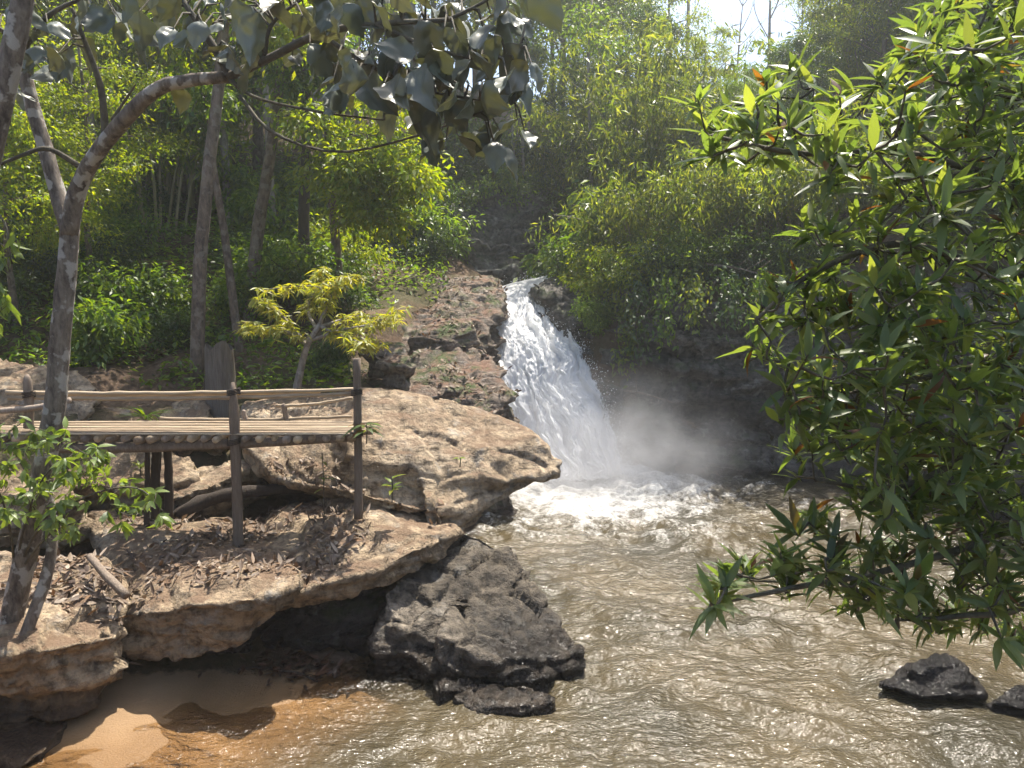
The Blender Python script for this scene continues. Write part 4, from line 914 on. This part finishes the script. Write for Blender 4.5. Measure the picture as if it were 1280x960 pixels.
# ------------------------------------------------------------------ lichen tree at the left
def teak():
    b = A(8,800,6.75); root = thing('lichen_tree', (b.x, b.y, b.z), 'crooked forked tree with white lichen patches and very large leaves', 'tree'); o = np.array(root.location)
    def limb(name, pts, r0, r1, n=20, bark='bark_lichen', k=10):
        q = spline([A(*p) for p in pts], n); mb = MB(); mb.tube(q - o, np.linspace(r0, r1, n), k, wob=.06); link(name, mb.mesh(name), M[bark], root); return q
    limb('trunk', [(5,815,6.7),(22,740,6.8),(45,640,6.8),(66,525,6.8),(76,420,6.8),(84,330,6.8),(88,285,6.8)], .105, .076, 30)
    limb('root', [(54,590,6.85),(66,660,6.85),(58,720,6.75),(28,805,6.55)], .04, .055, 14)
    limb('stem', [(88,292,6.8),(76,255,6.85),(58,190,6.9),(40,130,6.9),(28,60,6.9),(34,-40,6.9)], .07, .05)
    B = [limb('stem', [(86,295,6.8),(98,235,6.7),(130,180,6.5),(190,116,6.2),(235,101,6.0),(288,96,5.9)], .075, .042, 24)]
    for pts, r0 in (([(285,96,5.9),(330,76,5.7),(400,42,5.4),(470,30,5.2),(560,25,5.1)], .035), ([(288,97,5.9),(262,50,5.9),(235,10,6.0),(205,-40,6.1)], .035), ([(132,172,6.5),(126,110,6.4),(106,52,6.3),(90,10,6.2)], .035),
                    ([(285,97,5.9),(320,122,5.7),(400,140,5.5),(480,150,5.4)], .016), ([(300,120,5.8),(340,165,5.6),(420,190,5.5),(520,170,5.4),(640,125,5.2)], .014), ([(400,42,5.4),(450,75,5.2),(520,110,5.1),(600,125,5.0)], .018),
                    ([(470,30,5.2),(540,60,5.1),(610,75,5.0),(650,60,5.0)], .016), ([(100,208,6.7),(60,186,6.6),(25,195,6.5),(-20,215,6.4)], .028), ([(140,150,6.4),(160,120,6.3),(170,105,6.2)], .015), ([(330,76,5.7),(340,30,5.6),(390,-10,5.5)], .02),
                    ([(560,25,5.1),(600,5,5.0),(640,-20,5.0)], .014), ([(30,60,6.9),(60,20,6.6),(120,-10,6.4)], .03), ([(28,70,6.9),(5,40,6.6),(-20,30,6.5)], .03)):
        B.append(limb('branch', pts, r0, r0 * .4, 14, 'bark_twig', 6))
    spots = [(r_.uniform(*xr), r_.uniform(*yr)) for r_ in (np.random.RandomState(5),) for xr, yr, n in (((400,668),(-30,105),85), ((430,570),(60,150),22), ((530,668),(100,185),24), ((280,430),(-25,70),34), ((395,445),(85,125),5), ((100,300),(-25,35),24), ((0,120),(-10,70),18), ((0,80),(60,130),8), ((200,330),(40,110),6)) for _ in range(n)]
    pts = np.concatenate(B); ppx, ppy, _ = pix(pts); mats = []; tb = MB()
    for sx, sy in spots:
        j = np.argmin((ppx - sx) ** 2 + (ppy - sy) ** 2); Y = pts[j][1] + rng.uniform(-.45, .45)
        p = np.array(A(sx, sy, Y)); tb.tube(np.array([pts[j], (pts[j] + p) / 2 + [0, 0, .05], p]) - o, [.009, .007, .004], 4, cap=False)
        az = rng.uniform(0, 6.28); dn = rng.uniform(-1.6, -.1); d = unit((math.cos(az), math.sin(az), dn))
        mats.append(frame_mat(p, d, np.array([0, 0, 1.]) * .7 + rng.normal(0, .6, 3), rng.uniform(.65, 1.2)))
    link('twigs', tb.mesh('twigs'), M['bark_twig'], root)['kind'] = 'stuff'
    leaves_on(root, [big_leaf(.26, .19, .3, .2, 1), big_leaf(.24, .17, .1, .4, 2), big_leaf(.21, .16, .5, .1, 3), big_leaf(.28, .19, .6, .3, 4), big_leaf(.22, .14, .25, .6, 5)], mats, M['leaf_teak'])
teak()
q = [A(-70,500,6.3), A(-30,280,6.3), A(2,130,6.2), (A(30,-10,6.1)), A(45,-120,6.0)]
root = thing('leaning_tree', (q[0].x, q[0].y, hz(q[0].x, q[0].y)), 'reddish trunk slanting across the corner behind the large leaves', 'tree'); mb = MB()
mb.tube(spline([Vector((q[0].x - .2, q[0].y, hz(q[0].x, q[0].y) - .2))] + q, 20) - np.array(root.location), np.linspace(.10, .07, 20), 10, wob=.06); link('trunk', mb.mesh('trunk'), M['bark_lichen'], root)

# ------------------------------------------------------------------ leafy plants attached by twigs to traced stems
def twig_plant(name, label, cat, base, limbs, targets, datas, material, per, spread, bark='bark_twig', r0=.03, up=.3, n_ind=300, extra=None, tw=.007, dirs=None):
    root = thing(name, tuple(base), label, cat); o = np.array(root.location); nodes = []; mats = []
    for pl in limbs:
        q = spline(pl, 26); mb = MB(); mb.tube(q - o, np.linspace(r0, r0 * .3, 26), 7, wob=.05); link('branch', mb.mesh('branch'), M[bark], root); nodes += list(q[3:])
    nodes = np.array(nodes); tb = MB(); T = np.array([tuple(p) for p in targets])
    d0 = np.min(np.linalg.norm(T[:, None] - nodes[None], axis=2), axis=1)
    for t_ in T[np.argsort(d0)]:
        j = np.argmin(np.linalg.norm(nodes - t_, axis=1)); n0 = nodes[j]
        mid = (n0 + t_) / 2 + rng.normal(0, .02, 3) - [0, 0, .03]; q = spline([n0, mid, t_], 5)
        tb.tube(q - o, np.linspace(tw, tw * .5, 5), 4, cap=False); nodes = np.vstack([nodes, q[1:]])
        ax = unit((t_ - n0) + np.array([0, 0, up * .3]))
        for i in range(per + rng.randint(-2, 3)):
            az = i * 2.4 + rng.rand(); e = np.cross(ax, rng.normal(0, 1, 3)); e = unit(e)
            d = unit(ax * rng.uniform(.15, 1.0) + e * spread + np.array([0, 0, up * rng.uniform(-.4, 1)]))
            p = t_ - ax * rng.uniform(0, .07)
            mats.append(frame_mat(p, d, ax * .6 + np.array([0, 0, .8]) + rng.normal(0, .25, 3), rng.uniform(.65, 1.2)))
    link('twigs', tb.mesh('twigs'), M[bark], root)['kind'] = 'stuff'
    leaves_on(root, datas, mats, material, n_ind)
    return root
def in_poly(x, y, P):
    c = False; j = len(P) - 1
    for i in range(len(P)):
        if (P[i][1] > y) != (P[j][1] > y) and x < (P[j][0] - P[i][0]) * (y - P[i][1]) / (P[j][1] - P[i][1]) + P[i][0]: c = not c
        j = i
    return c
poly = [(868,112),(940,95),(1000,62),(1040,120),(1110,85),(1170,-10),(1240,-40),(1420,-40),(1420,860),(1285,845),(1240,800),(1150,788),(1090,768),(1010,742),(930,738),(868,768),(905,715),(965,690),(1015,645),(992,600),(985,560),(962,530),(985,480),(965,455),(922,430),(960,360),(1020,320),(1000,270),(1040,235),(960,205),(885,190)]
rs = np.random.RandomState(11); tg = []
while len(tg) < 1120:
    x, y = rs.uniform(860, 1420), rs.uniform(-40, 850)
    if not in_poly(x, y, poly): continue
    if x < 1080 and rs.rand() < .25: continue
    if 120 < y < 330 and 1020 < x and rs.rand() < .25: continue
    f = (x - 860) / 560; Yd = rs.uniform(2.9, 3.9) + f * rs.uniform(-.3, 1.7)
    tg.append(A(x, y, Yd))
root0 = Vector((5.9, 4.6, hz(5.9, 4.6)))
fork = Vector((4.9, 4.4, 3.6))
lim = [[root0, Vector((5.5, 4.5, 3.2)), fork]]
for pl in ([(1400,300,4.1),(1250,225,3.8),(1120,190,3.5),(1000,192,3.4),(890,170,3.3)], [(1380,370,4.1),(1240,335,3.8),(1120,305,3.6),(1010,345,3.4),(945,400,3.3)], [(1380,440,4.2),(1260,450,4.0),(1120,480,3.7),(1000,500,3.5)], [(1380,480,4.1),(1230,560,3.8),(1120,610,3.6),(1020,600,3.5)], [(1380,560,4.0),(1260,660,3.7),(1120,710,3.5),(990,735,3.4),(890,755,3.3)], [(1380,620,3.9),(1290,750,3.6),(1200,770,3.5),(1120,775,3.4)], [(1380,200,4.2),(1270,120,3.9),(1180,90,3.7)]):
    lim.append([fork] + [A(*p) for p in pl])
twig_plant('leaning_shrub', 'big leaning shrub with whorls of long glossy green leaves over the river', 'shrub', root0, lim, tg, [leaf_data(.15, .037, .12, .25), leaf_data(.115, .032, .45, .2), leaf_data(.17, .038, .05, .35), leaf_data(.135, .034, .7, .15), leaf_data(.085, .026, .2, .3)], M['leaf_near'], 9, .75, r0=.028, up=.35)
# shrub at the foot of the lichen tree
poly2 = [(-60,540),(30,520),(110,545),(150,590),(215,625),(205,660),(165,690),(120,640),(90,680),(40,660),(-60,690)]
tg = []
while len(tg) < 150:
    x, y = rs.uniform(-60, 220), rs.uniform(510, 700)
    if in_poly(x, y, poly2): tg.append(A(x, y, rs.uniform(5.9, 6.6)))
b = A(20,720,6.9)
twig_plant('foot_shrub', 'light green leafy shrub growing at the foot of the lichen tree', 'shrub', b, [[b, A(30,660,6.6), A(60,590,6.4), A(120,570,6.2)], [b, A(10,650,6.5), A(-10,590,6.3)], [b, A(50,660,6.5), A(110,620,6.3), A(170,610,6.2), A(205,640,6.2)], [b, A(60,670,6.4), A(100,650,6.2)]], tg, [leaf_data(.12, .045, .3, .2), leaf_data(.10, .04, .45, .15)], M['leaf_foot'], 6, .8, r0=.014, up=-.3, tw=.004)
tg = [A(x, y, 5.6 + .3 * rs.rand()) for x, y in zip(rs.uniform(-15, 22, 16), rs.uniform(280, 410, 16))]
b = Vector((-5.2, 5.7, hz(-5.2, 5.7)))
twig_plant('drooping_shrub', 'pale drooping leaves at the edge beside the lichen tree', 'shrub', b, [[b, Vector((-5.1, 5.7, 3)), A(-60,260,5.7), A(0,270,5.7), A(15,330,5.7)]], tg, [leaf_data(.14, .045, .4, .2)], M['leaf_foot'], 5, .6, r0=.016, up=-.7, tw=.004)
# small plants
def small(label, px, py, Y, n, L, Wd, mat, drop=.3, updir=.6, stem=.2):
    b = A(px, py, Y); root = thing('small_plant', tuple(b), label, 'plant'); o = np.array(b); mats = []; tb = MB()
    for i in range(n):
        az = i * 2.4 + rng.rand(); h = stem * rng.uniform(.3, 1); p = o + [0, 0, h]
        mats.append(frame_mat(p, (math.cos(az), math.sin(az), updir * rng.uniform(.1, 1.3)), (0, 0, 1), rng.uniform(.7, 1.2)))
    tb.tube(np.array([[0, 0, -.06], [.01, 0, stem * .6], [0, 0, stem]]), .007, 5); link('stem', tb.mesh('stem'), M['bark_twig'], root)
    leaves_on(root, [leaf_data(L, Wd, drop)], mats, M[mat])
small('broad-leaved green sprig sprouting against the tall bridge post', 458, 548, 8.5, 14, .24, .075, 'leaf_near', .5, .3, .16)
small('yellow green seedling on the leaf litter below the big rock', 490, 622, 8.75, 9, .15, .05, 'leaf_lime', .3, .6, .25)
small('small bright seedling in a crack of the big tan rock', 575, 578, 9.35, 6, .09, .035, 'leaf_lime', .3, .5, .06)
small('dark strap-leaved plant behind the bridge deck', 182, 527, 10.2, 26, .36, .035, 'leaf_broad', .6, 1.2, .08)
small('thin seedling with pale leaves beside the tall bridge post', 405, 640, 8.7, 10, .13, .045, 'leaf_near', .4, .4, .7)
small('tiny green seedling growing on the dark boulder', 545, 812, 7.95, 9, .10, .04, 'leaf_lime', .3, .7, .12)
small('small green tuft on the rocks beneath the deck', 175, 590, 9.7, 16, .14, .04, 'leaf_lime', .4, .9, .1)

# ------------------------------------------------------------------ dead leaves, sticks
def drop(bvhs, x, y, z0=6.0):
    best = None
    for b_ in bvhs:
        h_, n_, _, _ = b_.ray_cast(Vector((x, y, z0)), Vector((0, 0, -1)))
        if h_ is not None and (best is None or h_.z > best[0].z): best = (h_, n_)
    return best
dl = [leaf_data(.13, .05, -.2, .35, 4), leaf_data(.10, .05, .3, -.3, 4), leaf_data(.16, .035, -.15, .45, 4)]
def litter(bvhs, n, xr, yr, dens, maxz=1.9):
    out = []
    tries = 0
    while len(out) < n and tries < n * 8:
        tries += 1; x, y = rng.uniform(*xr), rng.uniform(*yr); h_ = drop(bvhs, x, y, 2.35)
        if h_ is None or h_[1].z < .6 or h_[0].z > maxz or h_[0].z < .25: continue
        if pnoise(np.array([[x * 1.1, y * 1.1, 2.]]))[0] < dens: continue
        az = rng.uniform(0, 6.28); nn = np.array(h_[1]) + rng.normal(0, .35, 3)
        d = np.cross(nn, (math.cos(az), math.sin(az), 0)); out.append(frame_mat(np.array(h_[0]) + np.array(h_[1]) * rng.uniform(.005, .035), d, nn, .3 + .95 * rng.rand() ** 1.6))
    return out
led = litter([LEDGE_B, BIG_B], 2100, (-4.9, -.9), (7.4, 9.9), -.1)
px_, py_, f_ = pix(np.array([m_[:3, 3] for m_ in led])); o_ = np.argsort(f_)
meshes = []
for v_, fa_ in dl: m_ = mesh_np('fallen_leaf', v_, fa_, True); m_.materials.append(M['leaf_dry']); meshes.append(m_)
for k_ in o_[:220]:
    ob = link('fallen_leaf', meshes[k_ % 3]); ob.matrix_basis = Matrix(led[k_].tolist())
    tag(ob, 'dry curled brown leaf lying on the front of the sandstone ledge', 'dead leaf', 'dead leaves on the sandstone ledge')
rest = o_[220:]; tag(join_leaves('leaf_litter', dl, np.array(led)[rest], M['leaf_dry'], None, rest % 3), 'brown dead leaf litter covering the ledge and rock', 'leaf litter', kind='stuff')
slope = [b_ for ob, b_ in ROCKS if ob.name.startswith(('slope_slab', 'left_boulder'))]
sl_ = []
for _ in range(3500):
    if rng.rand() < .85: x, y = rng.uniform(-3.2, .3), rng.uniform(12.6, 20)
    else: x, y = rng.uniform(-5, -3.7), rng.uniform(7, 7.9)
    h_ = drop(slope, x, y, 8)
    if h_ is None or h_[1].z < .5 or pnoise(np.array([[x * .9, y * .9, 5.]]))[0] < -.1: continue
    nn = np.array(h_[1]) + rng.normal(0, .3, 3); sl_.append(frame_mat(np.array(h_[0]) + np.array(h_[1]) * .02, np.cross(nn, rng.normal(0, 1, 3)), nn, rng.uniform(.6, 1.2)))
tag(join_leaves('leaf_litter', dl, sl_, M['leaf_dry'], None), 'dead leaf litter on the rock slope and left boulder', 'leaf litter', kind='stuff')
deb = []
for _ in range(150):
    x, y = rng.normal(-2.25, .3), rng.normal(7.72, .13); deb.append(frame_mat((x, y, hz(x, y) + .02 + .03 * rng.rand()), (rng.normal(), rng.normal(), .1), (rng.normal(0, .3), rng.normal(0, .3), 1), rng.uniform(.5, 1.2)))
t = NT('wet_debris'); M['wet_debris'] = leaf_mat('wet_debris', [(.03, .018, .012), (.07, .035, .02), (.12, .06, .035), (.025, .016, .012)], .03, (1, .8, .6), .35)
tag(join_leaves('river_debris', dl, deb, M['wet_debris'], None), 'dark wet leaves washed up on the sand', 'debris', kind='stuff')
for i, (p0, p1, lab) in enumerate((((352,838),(398,868),'dark wet stick slanting over the washed up leaves'), ((300,880),(352,862),'thin dark stick at the edge of the washed up leaves'), ((140,905),(178,880),'thin stick lying in a crack of the sand by the left boulder'))):
    a0, a1 = [A(*p, 7.6 + .1 * i) for p in (p0, p1)]
    for p in (a0, a1): p.z = max(p.z, hz(p.x, p.y)) if p is a0 else hz(p.x, p.y) + .01
    a0.z = min(a0.z, hz(a0.x, a0.y) + .12); b = (a0 + a1) / 2
    st = thing('driftwood_stick', tuple(b), lab, 'stick'); mb = MB(); mb.tube(spline([a0, b + Vector((0, .02, .015)), a1], 7) - np.array(b), .012, 6, wob=.15); link('stick', mb.mesh('stick'), M['wood_dark'], st)
# dry hanging vines and twigs over the right cliff
for i, (pl, lab) in enumerate((([(905,340,17.2),(880,370,16.9),(862,400,16.7),(852,420,16.6)], 'pale bare twig arching over the right cliff'), ([(880,330,17.3),(920,335,17),(955,345,16.8),(985,362,16.7)], 'long pale twig reaching right along the cliff top'), ([(780,488,16.6),(805,492,16.3),(840,503,16.1)], 'thin bare root sticking out low on the right cliff'), ([(862,330,17.4),(872,365,17),(885,400,16.8)], 'brown leaning dead branch on the right cliff'))):
    q = spline([A(*p) for p in pl], 10); st = thing('dry_twig', tuple(q[0]), lab, 'twig'); mb = MB(); mb.tube(q - q[0], np.linspace(.03, .012, 10), 5, wob=.1)
    for _ in range(4):
        k_ = rng.randint(3, 9); mb.tube(arc(q[k_] - q[0], rng.normal(0, 1, 3), .5, .3, 5, .1), np.linspace(.012, .004, 5), 4, cap=False)
    link('branch', mb.mesh('branch'), M['bark_brown'], st)

VN = 0
for px, y0, y1, Y_ in ((778,385,460,17.3),(800,370,440,17.0),(832,355,425,16.7),(862,360,400,16.5),(905,355,405,16.3),(950,355,415,16.2)):
    p0, p1 = np.array(A(px, y0, Y_ + .5)), np.array(A(px + rng.uniform(-8, 8), y1, Y_ - .35)); q = spline([p0 + [0, .3, .1], p0 + [0, -.35, .05], (p0 + p1) / 2 + [rng.normal(0, .1), -.25, .1], p1], 16)
    vine = thing('hanging_vine', tuple(q[0]), ORD[VN] + ' leafy vine from the fall hanging down the right cliff', 'vine', 'vines hanging down the right cliff'); VN += 1
    mb = MB(); mb.tube(q - q[0], .012, 5); link('stem', mb.mesh('stem'), M['bark_twig'], vine)
    n = 380; C = q[rng.randint(2, 16, n)] - q[0] + rng.normal(0, .15, (n, 3)); L = rng.uniform(.08, .17, n)
    Vv, Fv = quad_leaves(C, rng.normal(0, .6, (n, 3)) + [0, -.2, -.8], rng.normal(0, .5, (n, 3)) + [0, -.6, .6], L, L * .22)
    link('foliage', mesh_np('foliage', Vv, Fv), M[('leaf_broad', 'leaf_bamboo', 'leaf_dark')[VN % 3]], vine)['kind'] = 'stuff'
# ------------------------------------------------------------------ haze
t = NT('haze'); v = t.n('VolumePrincipled', {'Color': (.93, .96, 1, 1), 'Density': .0028, 'Anisotropy': .7}); t.t.links.new(v.outputs[0], t.out.inputs['Volume'])
bm = bmesh.new(); bmesh.ops.create_cube(bm, size=1.0); hm = bpy.data.meshes.new('haze'); bm.to_mesh(hm); bm.free()
ho = link('haze', hm, t.m, loc=((W + E) / 2, (S_ + N_) / 2, 23.0)); ho.scale = (E - W + 4, N_ - S_ + 4, 50); tag(ho, 'thin bright haze in the valley air', 'haze', kind='stuff')
for k_, o_ in PROTO.items():
    if k_ not in USED: print('UNUSED', k_)
